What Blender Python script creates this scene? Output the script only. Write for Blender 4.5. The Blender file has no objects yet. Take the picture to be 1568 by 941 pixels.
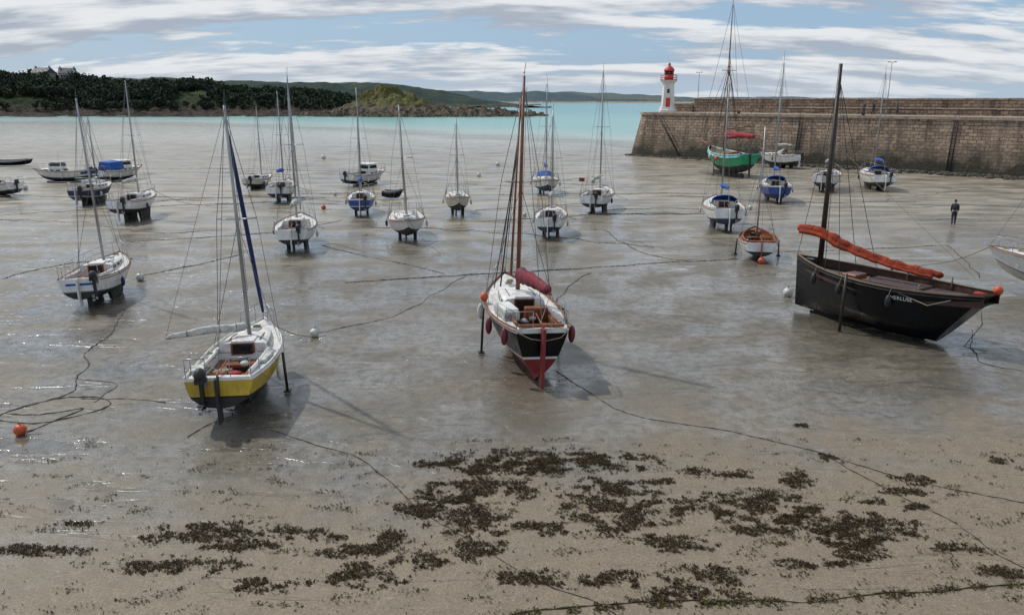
import bpy, math, random
import numpy as np
from mathutils import Vector, Matrix, noise as mn
random.seed(7)
R=math.radians
sc=bpy.context.scene
sc.view_settings.view_transform='Standard'; sc.view_settings.look='None'; sc.view_settings.exposure=0

# ---------------------------------------------------------------- node helper
def N(nt,typ,ins=None,**props):
    n=nt.nodes.new(typ)
    for k,v in props.items(): setattr(n,k,v)
    for k,v in (ins or {}).items():
        if isinstance(v,bpy.types.NodeSocket): nt.links.new(v,n.inputs[k])
        else: n.inputs[k].default_value=v
    return n
def MA(nt,op,a,b=0.0,c=None,clamp=False):
    i={0:a,1:b}
    if c is not None: i[2]=c
    return N(nt,'ShaderNodeMath',i,operation=op,use_clamp=clamp).outputs[0]
def NO(nt,vec,scale,detail=4,rough=.55,dist=0):
    return N(nt,'ShaderNodeTexNoise',{'Vector':vec,'Scale':scale,'Detail':detail,'Roughness':rough,'Distortion':dist}).outputs['Fac']
def MR(nt,v,a,b,c=0.,d=1.,smooth=True):
    n=N(nt,'ShaderNodeMapRange',{'Value':v,'From Min':a,'From Max':b,'To Min':c,'To Max':d})
    if smooth: n.interpolation_type='SMOOTHSTEP'
    return n.outputs[0]
def c4(c): return (c[0],c[1],c[2],1)
def MX(nt,f,a,b,blend='MIX'):
    n=N(nt,'ShaderNodeMixRGB',{'Fac':f},blend_type=blend)
    for k,v in (('Color1',a),('Color2',b)):
        if isinstance(v,bpy.types.NodeSocket): nt.links.new(v,n.inputs[k])
        else: n.inputs[k].default_value=c4(v)
    return n.outputs[0]
def newmat(name):
    m=bpy.data.materials.new(name); m.use_nodes=True
    return m,m.node_tree,m.node_tree.nodes['Principled BSDF']
def mat(name,col,rough=.5,var=.2,scale=3,metal=0,bump=0.,bscale=20,dirt=None,damt=.5,spec=.5):
    m,nt,b=newmat(name)
    tc=N(nt,'ShaderNodeTexCoord').outputs['Object']
    n=NO(nt,tc,scale,5)
    f=MR(nt,n,.3,.7)
    col2=tuple(max(0,c*(1-var)) for c in col); col1=tuple(min(1,c*(1+var*.4)) for c in col)
    out=MX(nt,f,col2,col1)
    if dirt:
        mp=N(nt,'ShaderNodeMapping',{'Vector':tc,'Scale':(1,1,.35)}).outputs[0]
        n2=NO(nt,mp,scale*2.3,6,.65,.3)
        out=MX(nt,MR(nt,n2,.5,.72,0,damt),out,dirt)
    nt.links.new(out,b.inputs['Base Color'])
    nt.links.new(MR(nt,n,.3,.7,rough*.8,min(1,rough*1.2)),b.inputs['Roughness'])
    b.inputs['Metallic'].default_value=metal
    b.inputs['Specular IOR Level'].default_value=spec
    if bump:
        bn=N(nt,'ShaderNodeBump',{'Height':NO(nt,tc,bscale,5),'Strength':.6,'Distance':bump})
        nt.links.new(bn.outputs[0],b.inputs['Normal'])
    return m
D=(.16,.13,.09)
M=dict(
 white=mat('white_gelcoat',(.72,.72,.70),.35,.14,2,dirt=(.34,.32,.26),damt=.45),
 deck=mat('offwhite_deck',(.64,.63,.60),.6,.2,3,dirt=(.25,.23,.19),damt=.55,bump=.003),
 cream=mat('cream_paint',(.58,.55,.46),.5,.2,3,dirt=D,damt=.4),
 house=mat('house_render',(.36,.35,.34),.8,.2,.3,dirt=D,damt=.3),
 yellow=mat('yellow_paint',(.56,.37,.03),.45,.25,2,dirt=(.2,.14,.04),damt=.6),
 black=mat('black_paint',(.003,.004,.006),.32,.3,2,dirt=(.008,.009,.012),damt=.5,spec=.28),
 red=mat('red_antifouling',(.24,.026,.028),.65,.35,2,dirt=(.10,.04,.035),damt=.7,bump=.004),
 blue=mat('blue_paint',(.02,.055,.26),.4,.25,2,dirt=(.1,.12,.16),damt=.4),
 navy=mat('navy_antifouling',(.018,.03,.065),.7,.4,3,dirt=(.10,.09,.06),damt=.7,bump=.004),
 dark=mat('dark_antifouling',(.03,.028,.026),.75,.4,3,dirt=(.09,.08,.05),damt=.7,bump=.004),
 green=mat('green_paint',(.02,.33,.14),.45,.2,2,dirt=(.03,.12,.07),damt=.4),
 turq=mat('turquoise_paint',(.05,.42,.42),.45,.2,2),
 wood=mat('varnished_wood',(.22,.072,.028),.4,.4,6,dirt=(.08,.03,.015),damt=.6),
 mastwood=mat('mast_wood',(.20,.070,.030),.45,.4,4),
 darkwood=mat('dark_spar_wood',(.030,.020,.015),.5,.4,4),
 brown=mat('brown_hatch',(.060,.026,.019),.6,.4,4,dirt=(.03,.015,.01),damt=.6),
 teak=mat('teak_deck',(.15,.105,.068),.7,.3,8,dirt=(.08,.055,.04),damt=.6),
 alu=mat('aluminium_spar',(.34,.35,.36),.4,.2,2,metal=.5),
 steel=mat('steel_wire',(.12,.12,.13),.4,.2,2,metal=.5),
 glass=mat('smoked_window',(.012,.014,.018),.12,.2,2),
 maroon=mat('maroon_sailcloth',(.19,.017,.034),.85,.4,5,bump=.04,bscale=7),
 orange=mat('rust_red_sailcloth',(.29,.048,.022),.9,.45,3,bump=.06,bscale=5,dirt=(.13,.022,.012),damt=.6,spec=.2),
 bcloth=mat('blue_canvas',(.015,.09,.38),.85,.3,5,bump=.02,bscale=7),
 dbcloth=mat('dark_blue_canvas',(.015,.03,.12),.85,.3,5,bump=.02,bscale=7),
 wcloth=mat('white_sailcloth',(.50,.50,.47),.85,.35,5,bump=.03,bscale=7,dirt=(.25,.23,.2)),
 rcloth=mat('red_canvas',(.34,.03,.03),.85,.3,5,bump=.02),
 rubber=mat('black_rubber',(.018,.018,.018),.6,.3,4),
 fend=mat('dark_red_fender',(.16,.02,.03),.5,.3,4),
 obuoy=mat('orange_buoy_plastic',(.58,.085,.025),.5,.25,4,dirt=(.2,.08,.04)),
 wbuoy=mat('white_buoy_plastic',(.58,.58,.54),.5,.25,4,dirt=(.2,.18,.12)),
 rope=mat('pale_rope',(.30,.25,.17),.9,.4,30),
 chain=mat('weedy_chain',(.045,.038,.028),.85,.5,9,bump=.01,bscale=40),
 weedrope=mat('algae_rope',(.04,.033,.012),.85,.6,6,bump=.02,bscale=30),
 grey=mat('grey_paint',(.22,.23,.24),.5,.25,3),
 slate=mat('slate_roof',(.07,.075,.09),.7,.25,1),
)

# ---------------------------------------------------------------- mesh builder
class MB:
    def __init__(s): s.v=[];s.f=[];s.m=[];s.s=[];s.mats=[]
    def mi(s,m):
        if isinstance(m,str): m=M[m]
        if m not in s.mats: s.mats.append(m)
        return s.mats.index(m)
    def add(s,vs,fs,m,smooth=False):
        o=len(s.v); s.v+= [tuple(v) for v in vs]; k=s.mi(m)
        for f in fs: s.f.append(tuple(o+i for i in f)); s.m.append(k); s.s.append(smooth)
    def path(s,pts,r,m,n=6,flat=1.0,caps=True):
        pts=[Vector(p) for p in pts]; rr=r if isinstance(r,(list,tuple)) else [r]*len(pts)
        vs=[];fs=[]
        for i,p in enumerate(pts):
            d=(pts[min(i+1,len(pts)-1)]-pts[max(i-1,0)])
            if d.length<1e-6: d=Vector((0,0,1))
            d.normalize()
            u=d.cross(Vector((0,0,1)))
            if u.length<.05: u=d.cross(Vector((0,1,0)))
            u.normalize(); w=u.cross(d)
            for k in range(n):
                a=2*math.pi*k/n; vs.append(p+u*math.cos(a)*rr[i]+w*math.sin(a)*rr[i]*flat)
        for i in range(len(pts)-1):
            for k in range(n):
                k2=(k+1)%n; fs.append((i*n+k,i*n+k2,(i+1)*n+k2,(i+1)*n+k))
        if caps: fs.append(tuple(range(n))[::-1]); fs.append(tuple((len(pts)-1)*n+k for k in range(n)))
        s.add(vs,fs,m,n>4)
    def tube(s,a,b,r0,m,r1=None,n=8):
        s.path([a,b],[r0,r0 if r1 is None else r1],m,n)
    def box(s,c,size,m,rz=0,rx=0,top=1.0,bev=0):
        sx,sy,sz=[q/2 for q in size]; Mx=Matrix.Translation(c)@Matrix.Rotation(rz,4,'Z')@Matrix.Rotation(rx,4,'X')
        if bev<=0: bev=min(sx,sy,sz)*.18
        vs=[]
        for z,ins,t in ((-sz,bev,1),(-sz+bev,0,1),(sz-bev,0,top),(sz,bev,top)):
            for x,y in ((-1,-1),(1,-1),(1,1),(-1,1)):
                xx=(sx*t-ins)*x; yy=(sy*t-ins)*y; e=bev*.7
                vs.append(Mx@Vector((xx-(x*e)*(1 if y*x>0 else 0),yy-(y*e)*(1 if y*x<0 else 0),z)))
        fs=[(3,2,1,0),(12,13,14,15)]
        for r in range(3):
            for k in range(4):
                k2=(k+1)%4; fs.append((r*4+k,r*4+k2,r*4+4+k2,r*4+4+k))
        s.add(vs,fs,m)
    def ell(s,c,r,m,nu=10,nv=7,rz=0,jit=0):
        vs=[];fs=[];c=Vector(c);Rm=Matrix.Rotation(rz,3,'Z')
        for j in range(nv+1):
            ph=math.pi*j/nv
            for i in range(nu):
                a=2*math.pi*i/nu; q=1+jit*random.uniform(-1,1)
                vs.append(c+Rm@Vector((r[0]*math.sin(ph)*math.cos(a)*q,r[1]*math.sin(ph)*math.sin(a)*q,r[2]*math.cos(ph)*q)))
        for j in range(nv):
            for i in range(nu):
                i2=(i+1)%nu; fs.append((j*nu+i,(j+1)*nu+i,(j+1)*nu+i2,j*nu+i2))
        s.add(vs,fs,m,True)
    def lathe(s,prof,m,n=20,c=(0,0,0),smooth=True):
        vs=[];fs=[]
        for r,z in prof:
            for i in range(n):
                a=2*math.pi*i/n; vs.append((c[0]+r*math.cos(a),c[1]+r*math.sin(a),c[2]+z))
        for j in range(len(prof)-1):
            for i in range(n):
                i2=(i+1)%n; fs.append((j*n+i,j*n+i2,(j+1)*n+i2,(j+1)*n+i))
        fs.append(tuple(range(n))[::-1]); fs.append(tuple((len(prof)-1)*n+i for i in range(n)))
        s.add(vs,fs,m,smooth)
    def build(s,name,loc=(0,0,0),head=0,heel=0,trim=0):
        me=bpy.data.meshes.new(name); me.from_pydata(s.v,[],s.f)
        for m in s.mats: me.materials.append(m)
        me.polygons.foreach_set('material_index',s.m); me.polygons.foreach_set('use_smooth',s.s)
        me.update()
        o=bpy.data.objects.new(name,me); sc.collection.objects.link(o)
        o.matrix_world=Matrix.Translation(loc)@Matrix.Rotation(-R(head),4,'Z')@Matrix.Rotation(R(heel),4,'Y')@Matrix.Rotation(R(trim),4,'X')
        return o

# ---------------------------------------------------------------- boats
def lerp(a,b,t): return a+(b-a)*t
G=[0,.05,.18,.28,.35,.40,.70,.90,1]
FR=[0,.42,.72,.85,.91,.935,.985,1,1]
FV=[0,.10,.24,.36,.45,.51,.79,.94,1]
SC=[]   # scour hollows under the hulls: x,y,heading,length,beam
class Boat:
    def __init__(b,L=6.5,B=2.4,z0=.35,F=1.05,bot='dark',stripe='white',top='white',sheerc='white',rail='wood',deck='deck',inn='deck',
                 tr=.74,vee=.25,rake=.6,srake=-.12,sheer=.28,bowrise=.55,sternrise=.25,cock=(.05,.38),cw=.58,cd=.42,drop=.05,ns=26,floor='teak'):
        b.__dict__.update(locals()); b.mb=MB(); b.hull()
    def w(b,s):
        if s<.45: return b.B/2*(b.tr+(1-b.tr)*math.sin(math.pi/2*s/.45))
        t=(s-.45)/.55; return max(.02,b.B/2*(1-t**2.2))
    def zs(b,s):
        return b.z0+b.F+b.sheer*(((s-.35)/.65)**2 if s>.35 else .4*((.35-s)/.35)**2)
    def y(b,s): return -b.L/2+b.L*s
    def pt(b,s,side=1,dx=0,dz=0): return (side*(b.w(s)+dx),b.y(s),b.zs(s)+dz)
    def hull(b):
        mb=b.mb; ns=b.ns; rings=[]
        for i in range(ns+1):
            s=i/ns; w=b.w(s); zs=b.zs(s)
            zb=b.z0+b.bowrise*b.F*max(0,(s-.5)/.5)**2.5+b.sternrise*b.F*max(0,(.4-s)/.4)**2
            vv=min(1,b.vee+(1-b.vee)*max(0,(s-.45)/.55)**1.2)
            ring=[]
            for g,fr,fv in zip(G,FR,FV):
                yy=b.y(s)-b.rake*(1-g)*max(0,(s-.5)/.5)**2+b.srake*(1-g)*max(0,(.5-s)/.5)**2
                ring.append((w*lerp(fr,fv,vv),yy,zb+(zs-zb)*g))
            rings.append(ring)
        ng=len(G); cols=[b.bot,b.bot,b.bot,b.bot,b.stripe,b.top,b.top,b.sheerc]
        for side in (1,-1):
            for j in range(ng-1):
                vs=[];fs=[]
                for i in range(ns+1):
                    for q in (j,j+1):
                        x,y,z=rings[i][q]; vs.append((x*side,y,z))
                for i in range(ns):
                    f=(2*i,2*i+2,2*i+3,2*i+1); fs.append(f if side==1 else f[::-1])
                mb.add(vs,fs,cols[j],True)
        for ri,fl in ((0,False),(ns,True)):
            for j in range(ng-1):
                a=rings[ri][j];c=rings[ri][j+1]
                vs=[(-a[0],a[1],a[2]),(a[0],a[1],a[2]),(c[0],c[1],c[2]),(-c[0],c[1],c[2])]
                mb.add(vs,[(3,2,1,0) if fl else (0,1,2,3)],cols[j])
        s1,s2=b.cock; ss=sorted(set([i/ns for i in range(ns+1)]+([s1,s2] if s2>s1 else [])))
        c=b.cw*b.B/2
        def st(s):
            w=b.w(s); z=b.zs(s); wi=max(w-.05,.01); zd=z-b.drop; cc=min(c,wi*.8)
            return w,z,wi,zd,cc,b.y(s)
        for a,d in zip(ss[:-1],ss[1:]):
            A=st(a);Q=st(d); incock = s2>s1 and a>=s1-1e-6 and d<=s2+1e-6
            for sd in (1,-1):
                def q(pts,m):
                    mb.add([(x*sd,y,z) for x,y,z in pts],[(0,1,2,3) if sd==1 else (3,2,1,0)],m)
                q([(A[0],A[5],A[1]),(Q[0],Q[5],Q[1]),(Q[2],Q[5],Q[1]+.01),(A[2],A[5],A[1]+.01)],b.sheerc)
                q([(A[2],A[5],A[1]+.01),(Q[2],Q[5],Q[1]+.01),(Q[2],Q[5],Q[3]),(A[2],A[5],A[3])],b.inn)
                q([(A[2],A[5],A[3]),(Q[2],Q[5],Q[3]),(Q[4],Q[5],Q[3]+.03),(A[4],A[5],A[3]+.03)],b.deck)
                if incock:
                    ca,cq=A[4],Q[4]; zs_=.20
                    q([(ca,A[5],A[3]+.03),(cq,Q[5],Q[3]+.03),(cq,Q[5],Q[3]-zs_),(ca,A[5],A[3]-zs_)],b.inn)
                    q([(ca,A[5],A[3]-zs_),(cq,Q[5],Q[3]-zs_),(cq*.5,Q[5],Q[3]-zs_),(ca*.5,A[5],A[3]-zs_)],b.floor)
                    q([(ca*.5,A[5],A[3]-zs_),(cq*.5,Q[5],Q[3]-zs_),(cq*.5,Q[5],Q[3]-b.cd),(ca*.5,A[5],A[3]-b.cd)],b.inn)
                    q([(ca*.5,A[5],A[3]-b.cd),(cq*.5,Q[5],Q[3]-b.cd),(0,Q[5],Q[3]-b.cd),(0,A[5],A[3]-b.cd)],b.floor)
                else:
                    q([(A[4],A[5],A[3]+.03),(Q[4],Q[5],Q[3]+.03),(0,Q[5],Q[3]+.06),(0,A[5],A[3]+.06)],b.deck)
        if s2>s1:
            for s,fl in ((s1,1),(s2,-1)):
                A=st(s); mb.add([(-A[4],A[5],A[3]+.035),(A[4],A[5],A[3]+.035),(A[4],A[5],A[3]-b.cd),(-A[4],A[5],A[3]-b.cd)],[(0,1,2,3)],b.inn)
                mb.add([(-A[4],A[5],A[3]+.03),(A[4],A[5],A[3]+.03),(0,A[5],A[3]+.06)],[(0,1,2)],b.deck)
            for sd in (1,-1):
                mb.path([(sd*(min(c,(b.w(s)-.05)*.8)+.03),b.y(s),b.zs(s)-b.drop+.10) for s in np.linspace(s1+.02,s2,6)],.045,b.inn,6,1.7)
        for sd in (1,-1):
            mb.path([b.pt(i/14,sd,-.02,.02) for i in range(15)],.028,b.rail,5)
            mb.path([b.pt(i/14,sd,.005,-.07) for i in range(15)],.02,b.rail,5)
    def cabin(b,s2=None,s3=.72,h=.38,wr=.64,m='deck',win=3,hood=None,slide=True,door='wood',a2=None):
        mb=b.mb; s2=s2 if s2 is not None else b.cock[1]; b.ch=h
        def ring(t):
            s=lerp(s2,s3,t); a=min(b.w(s)*wr, b.B/2*wr); zd=b.zs(s)-b.drop+.0; hh=h*(1-.45*t**2)
            y=b.y(s)
            return [(-a,y,zd),(-.90*a,y,zd+hh*.82),(-.78*a,y,zd+hh*.96),(-.4*a,y,zd+hh*1.05),(0,y,zd+hh*1.08),(.4*a,y,zd+hh*1.05),(.78*a,y,zd+hh*.96),(.90*a,y,zd+hh*.82),(a,y,zd)]
        n=9; R_=[ring(i/n) for i in range(n+1)]
        R_.append([(x*.86,y+.22*(1-(z-R_[-1][0][2])/h),z if k in (0,8) else R_[-1][0][2]+.02) for k,(x,y,z) in enumerate(R_[-1])])
        vs=[p for r in R_ for p in r]; k=len(R_[0]); fs=[]
        for i in range(len(R_)-1):
            for j in range(k-1): fs.append((i*k+j,i*k+j+1,(i+1)*k+j+1,(i+1)*k+j)[::-1])
        fs.append(tuple(range(k)))
        mb.add(vs,fs,m,False)
        for wi in range(win):
            t0=.08+wi*.84/win; t1=t0+.84/win*.68
            for sd,(p,q) in ((-1,(0,1)),(1,(8,7))):
                A=ring(t0);C=ring(t1)
                def L2(r,f): 
                    u=Vector(r[p]).lerp(Vector(r[q]),f); u.x+=sd*.008; return u
                vs=[L2(A,.35),L2(C,.38),L2(C,.82),L2(A,.88)]
                mb.add(vs,[(0,1,2,3)],'glass')
        r0=ring(0); a=r0[8][0]; y0=r0[0][1]; z0=r0[0][2]
        dw=min(.32,a*.4)
        mb.box((0,y0-.012,z0+h*.40),(dw*2+.10,.03,h*1.15),door)
        mb.box((0,y0-.032,z0+h*.42),(dw*2-.02,.02,h*.95),'glass' if door!='open' else 'black')
        if slide: mb.box((0,y0+.30,z0+h*1.10),(dw*2+.06,.62,.06),m)
        mb.box((0,b.y(lerp(s2,s3,.85)),z0+h*.98),(.42,.42,.05),'grey')
        for sd in (1,-1):
            mb.path([(sd*a*.6,b.y(lerp(s2,s3,.15)),z0+h*1.08),(sd*a*.6,b.y(lerp(s2,s3,.4)),z0+h*1.13),(sd*a*.55,b.y(lerp(s2,s3,.65)),z0+h*1.0)],.016,'wood',5)
        if hood:
            rows=[]
            for i,(dy,sc_,hh) in enumerate(((.75,.8,.12),(.4,.92,.42),(0,1,.58),(-.25,1,.56))):
                rows.append([(a*sc_*math.cos(t)*-1,y0+dy,z0+h*.75+hh*math.sin(t)**.7 if 0<t<math.pi else z0+h*.6) for t in [math.pi*q/10 for q in range(11)]])
            vs=[p for r in rows for p in r]; fs=[(i*11+j,i*11+j+1,(i+1)*11+j+1,(i+1)*11+j) for i in range(3) for j in range(10)]
            mb.add(vs,fs,hood,True)
    def rig(b,top=9,s=.58,mast='alu',r=.065,base=None,boom=True,cover='bcloth',bl=None,bz=.95,swing=0,jib=None,spread=True,cr=.13,rake=0,wires=True,wr=.009):
        mb=b.mb; zb=b.zs(s)+getattr(b,'ch',0)*.75 if base is None else base
        y=b.y(s); X=Vector((0,y-rake,top))
        mb.tube((0,y,zb-.2),X,r,mast,r*.6,8); b.mtop=X
        at=lambda t: Vector((0,y,zb)).lerp(X,t)
        if wires:
            mb.tube(at(.96),b.pt(.99,0,0,.0),wr,'steel',n=4)
            mb.tube(at(1),b.pt(0.01,0,0,.05),wr,'steel',n=4)
            for sd in (1,-1):
                cp=Vector(b.pt(s-.02,sd,-.05,.02))
                if spread:
                    sp=at(.52)+Vector((sd*b.B*.27,0,.03)); mb.tube(at(.52),sp,.02,'alu',n=5)
                    mb.tube(at(.97),sp,wr,'steel',n=4); mb.tube(sp,cp,wr,'steel',n=4)
                else: mb.tube(at(.8),cp,wr,'steel',n=4)
                mb.tube(at(.5),b.pt(s-.07,sd,-.05,.02),wr,'steel',n=4)
            mb.tube(X,X+Vector((.05,0,.45)),.010,'steel',n=4); mb.tube(X+Vector((0,-.15,.12)),X+Vector((0,.2,.12)),.012,'rubber',n=4)
            mb.tube(at(.2)+Vector((r+.02,0,0)),at(.95)+Vector((r+.02,0,0)),.008,'rope',n=4)
        if boom:
            bl=bl or b.L*.42; z=zb+bz
            e=Vector((math.sin(R(swing))*bl,y-math.cos(R(swing))*bl,z+.08))
            st=Vector((0,y-.1,z)); mb.tube(st,e,.045,mast)
            mb.tube(e,at(.98) if wires else at(.8),.006,'steel',n=4)
            mb.path([e*1.0,(0,b.y(.05),b.zs(0)+.05)],.012,'rope',4)
            if cover:
                pts=[];rr=[]
                for i in range(22):
                    t=i/21; p=st.lerp(e,t*.97)+Vector((random.uniform(-.02,.02),0,cr*.7-.03*math.sin(t*9)))
                    pts.append(p); rr.append(cr*(1.25-.6*t)*random.uniform(.88,1.1)*(1 if 0<i<21 else .4))
                mb.path(pts,rr,cover,9,1.25)
                for t in (.15,.35,.55,.75,.92): 
                    p=st.lerp(e,t)+Vector((0,0,cr*.6)); mb.path([p-(e-st)*.004,p+(e-st)*.004],cr*(1.26-.6*t),'steel',9,1.25)
        if jib:
            a=Vector(b.pt(.985,0,0,.25)); c=at(.93)
            pts=[a.lerp(c,t/12) for t in range(13)]; mb.path(pts,[.045+.028*math.sin(math.pi*min(1,t/12*1.1))**.5 if t<12 else .02 for t in range(13)],jib,7)
    def rails(b,push=True,life=True):
        mb=b.mb; h=.55
        P=[b.pt(.84,-1,-.05,h),b.pt(.93,-1,-.02,h+.03),(0,b.y(1)+.08,b.zs(1)+h+.05),b.pt(.93,1,-.02,h+.03),b.pt(.84,1,-.05,h)]
        mb.path(P,.016,'alu',5)
        for sd in (1,-1):
            for s in (.84,.94): mb.tube(b.pt(s,sd,-.05),b.pt(s,sd,-.05,h),.014,'alu',n=5)
            if life:
                for s in (.25,.45,.65): mb.tube(b.pt(s,sd,-.06),b.pt(s,sd,-.06,h),.012,'alu',n=5)
                for zz in (h,h*.5): mb.path([b.pt(s,sd,-.06,zz) for s in (.08,.25,.45,.65,.84)],.006,'steel',4)
        if push:
            y0=b.y(0)+.05
            for sd in (1,-1):
                mb.tube(b.pt(0.01,sd,-.06),b.pt(.01,sd,-.06,h),.014,'alu',n=5); mb.tube(b.pt(0.13,sd,-.06),b.pt(.13,sd,-.06,h),.014,'alu',n=5)
                mb.path([b.pt(.13,sd,-.06,h),b.pt(.01,sd,-.06,h),(sd*b.w(0)*.35,y0,b.zs(0)+h)],.016,'alu',5)
                mb.tube((sd*b.w(0)*.35,y0,b.zs(0)),(sd*b.w(0)*.35,y0,b.zs(0)+h),.014,'alu',n=5)
    def keels(b,kind='twin',m=None):
        mb=b.mb;m=m or b.bot
        if m in('white','blue'): m='dark'
        if kind=='twin':
            for sd in (1,-1): mb.box((sd*b.B*.20,0,(b.z0+.22)/2-.02),(.15,b.L*.26,b.z0+.26),m,top=1.25)
            mb.box((0,-b.L*.34,(b.z0+.3)/2-.02),(.09,.55,b.z0+.34),m)
        elif kind=='fin': mb.box((0,0,(b.z0+.1)/2-.02),(.20,b.L*.5,b.z0+.14),m,top=1.05)
        if kind!='twin':
            for sd in (1,-1):
                x=sd*(b.B/2+.07); mb.tube((x*1.03,-.1,-.02),(x,-.1,b.zs(.48)-.1),.045,'darkwood'); mb.box((x*1.03,-.1,.02),(.22,.22,.05),'darkwood')
                mb.tube((x*1.03,-.1,.1),(sd*b.w(.75),b.y(.8),b.zs(.8)-.2),.008,'rope',n=4); mb.tube((x*1.03,-.1,.1),(sd*b.w(.15),b.y(.15),b.zs(.1)-.2),.008,'rope',n=4)
    def rudder(b,m='white',d=.25,x=0,tiller=True,th=.06):
        z1=b.zs(0); b.mb.box((x,b.y(0)-.16,(z1+d)/2),(th,.34,z1-d+.1),m)
        if tiller: b.mb.path([(x,b.y(0)-.1,z1+.08),(x*.5,b.y(0)+.5,z1+.14),(0,b.y(0)+1.1,z1+.2)],.022,'wood',6)
    def outboard(b,x=.5,m='rubber',up=0):
        mb=b.mb; y=b.y(0)-.2; z=b.zs(0)
        mb.ell((x,y-.05,z+.18),(.16,.23,.20),m,10,8); mb.box((x,y-.05,z+.03),(.26,.34,.16),m)
        mb.box((x,y-.03,z-.35),(.10,.16,.66),m); mb.box((x,y-.10,z-.66),(.22,.34,.03),m); mb.ell((x,y-.03,z-.80),(.05,.20,.05),m,8,6)
        for a in (0,2.1,4.2): mb.box((x+.09*math.cos(a),y-.24,z-.80+.09*math.sin(a)),(.10,.02,.10),'alu')
        mb.box((x,b.y(0)-.02,z-.1),(.24,.08,.26),'grey'); mb.path([(x,y+.1,z+.12),(x+.1,y+.6,z+.2)],.02,'rubber',6)
    def fender(b,s,sd,m='wbuoy',r=.11,l=.28,dz=-.45):
        p=b.pt(s,sd,r*1.1,dz); b.mb.ell(p,(r,r,l),m,9,8); b.mb.tube((p[0],p[1],p[2]+l),b.pt(s,sd,-.02,.05),.012,'rope',n=4)
    def clutter(b,cols=('rcloth','bcloth','rope'),n=4):
        for i in range(n):
            s=random.uniform(b.cock[0]+.04,b.cock[1]-.04); x=random.uniform(-.35,.35)*b.B*.6
            b.mb.ell((x,b.y(s),b.zs(s)-.16),(random.uniform(.08,.2),random.uniform(.1,.25),random.uniform(.05,.10)),random.choice(cols),8,6,random.uniform(0,3),jit=.2)
        for i in range(2):
            s=random.uniform(.75,.9) ; cx=random.uniform(-.2,.2)*b.w(s)
            b.mb.path([(cx+.13*math.cos(a*.9),b.y(s)+.13*math.sin(a*.9),b.zs(s)+.03+a*.003) for a in range(16)],.018,'rope',4)
    def warp(b,tgt,s=.98,m='rope'):
        a=Vector(b.pt(s,0,0,.02)); t=Vector(tgt); b.mb.path([a.lerp(t,k/8)-Vector((0,0,.25*math.sin(math.pi*k/8))) for k in range(9)],.014,m,4)
    def place(b,name,x,y,head,heel=0):
        SC.append((x,y,head,b.L,b.B)); return b.mb.build(name,(x,y,0),head,heel)

def simple(name,x,y,head,L=6.2,B=2.3,top=9,heel=0,**k):
    z0=k.pop('z0',.24);F=k.pop('F',1.06)
    hk={q:k.pop(q) for q in list(k) if q in ('bot','stripe','top_c','sheerc','rail','deck','inn','tr','vee','rake','floor','cock','cw','sheer')}
    if 'top_c' in hk: hk['top']=hk.pop('top_c')
    b=Boat(L=L,B=B,z0=z0,F=F,**hk)
    b.keels(k.get('keel','twin')); b.cabin(h=k.get('h',.36),s3=k.get('s3',.74),hood=k.get('hood'),door=k.get('door','wood'))
    b.rudder(k.get('rud','white'))
    if k.get('rails',True): b.rails()
    if top: b.rig(top=top,cover=k.get('cover','bcloth'),jib=k.get('jib'),mast=k.get('mast','alu'),r=k.get('mr',.065),boom=k.get('boom',True))
    if k.get('ob',True): b.outboard(k.get('obx',.45))
    b.clutter(k.get('cl',('rcloth','bcloth','rope')))
    for s,sd in ((.3,1),(.5,-1)): b.fender(s,sd,random.choice(('wbuoy','dbcloth','wbuoy')),.09,.22)
    a=random.uniform(-.5,.5); b.warp((math.sin(a)*L,L*.5+3.5,.02),.98,'chain')
    for fn in k.get('ex',[]): fn(b)
    return b.place(name,x,y,head,heel)

# --- hero 1 : yellow sloop
b=Boat(L=5.6,B=2.25,z0=.36,F=1.02,bot='dark',stripe='black',top='yellow',sheerc='white',rail='white',tr=.84,vee=.2,floor='wood',inn='white',cock=(.05,.48),cw=.66)
b.keels('legs'); b.mb.box((0,.2,.20),(.5,2.2,.45),'dark',top=1.2)
b.cabin(s2=.48,s3=.78,h=.32,wr=.70,door='wood'); b.rudder('dark',.25,.0); b.outboard(-.40)
b.rig(top=8.8,s=.64,cover='wcloth',bl=2.5,swing=-60,bz=.25,jib='dbcloth',mast='alu',r=.07,cr=.10)
b.rails(push=True,life=False); b.clutter(('rope','wcloth','rcloth','grey'),9)
b.mb.box((0,b.y(.42),b.zs(.4)-.28),(1.15,.5,.1),'wood'); b.mb.box((.1,b.y(.2),b.zs(.2)-.38),(.7,.6,.12),'wood')
b.mb.box((-.75,b.y(.12),b.zs(.1)+.08),(.35,.55,.16),'wcloth',rz=.3); b.mb.box((.85,b.y(.35),b.zs(.35)+.04),(.25,.9,.1),'wcloth',rz=-.1)
for i in range(5): b.mb.path([( -1.0+random.uniform(-.1,.1)+q*.12,b.y(.1+.13*i)+.2*math.sin(q*1.7+i),b.zs(.3)+.02) for q in range(4)],.03,'rope',5)
b.fender(.35,1,'wbuoy'); b.warp((1.6,5.4,.15),.97)
b.place('yellow_sailboat',-8.35,23.5,-4,-1.2)

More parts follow.
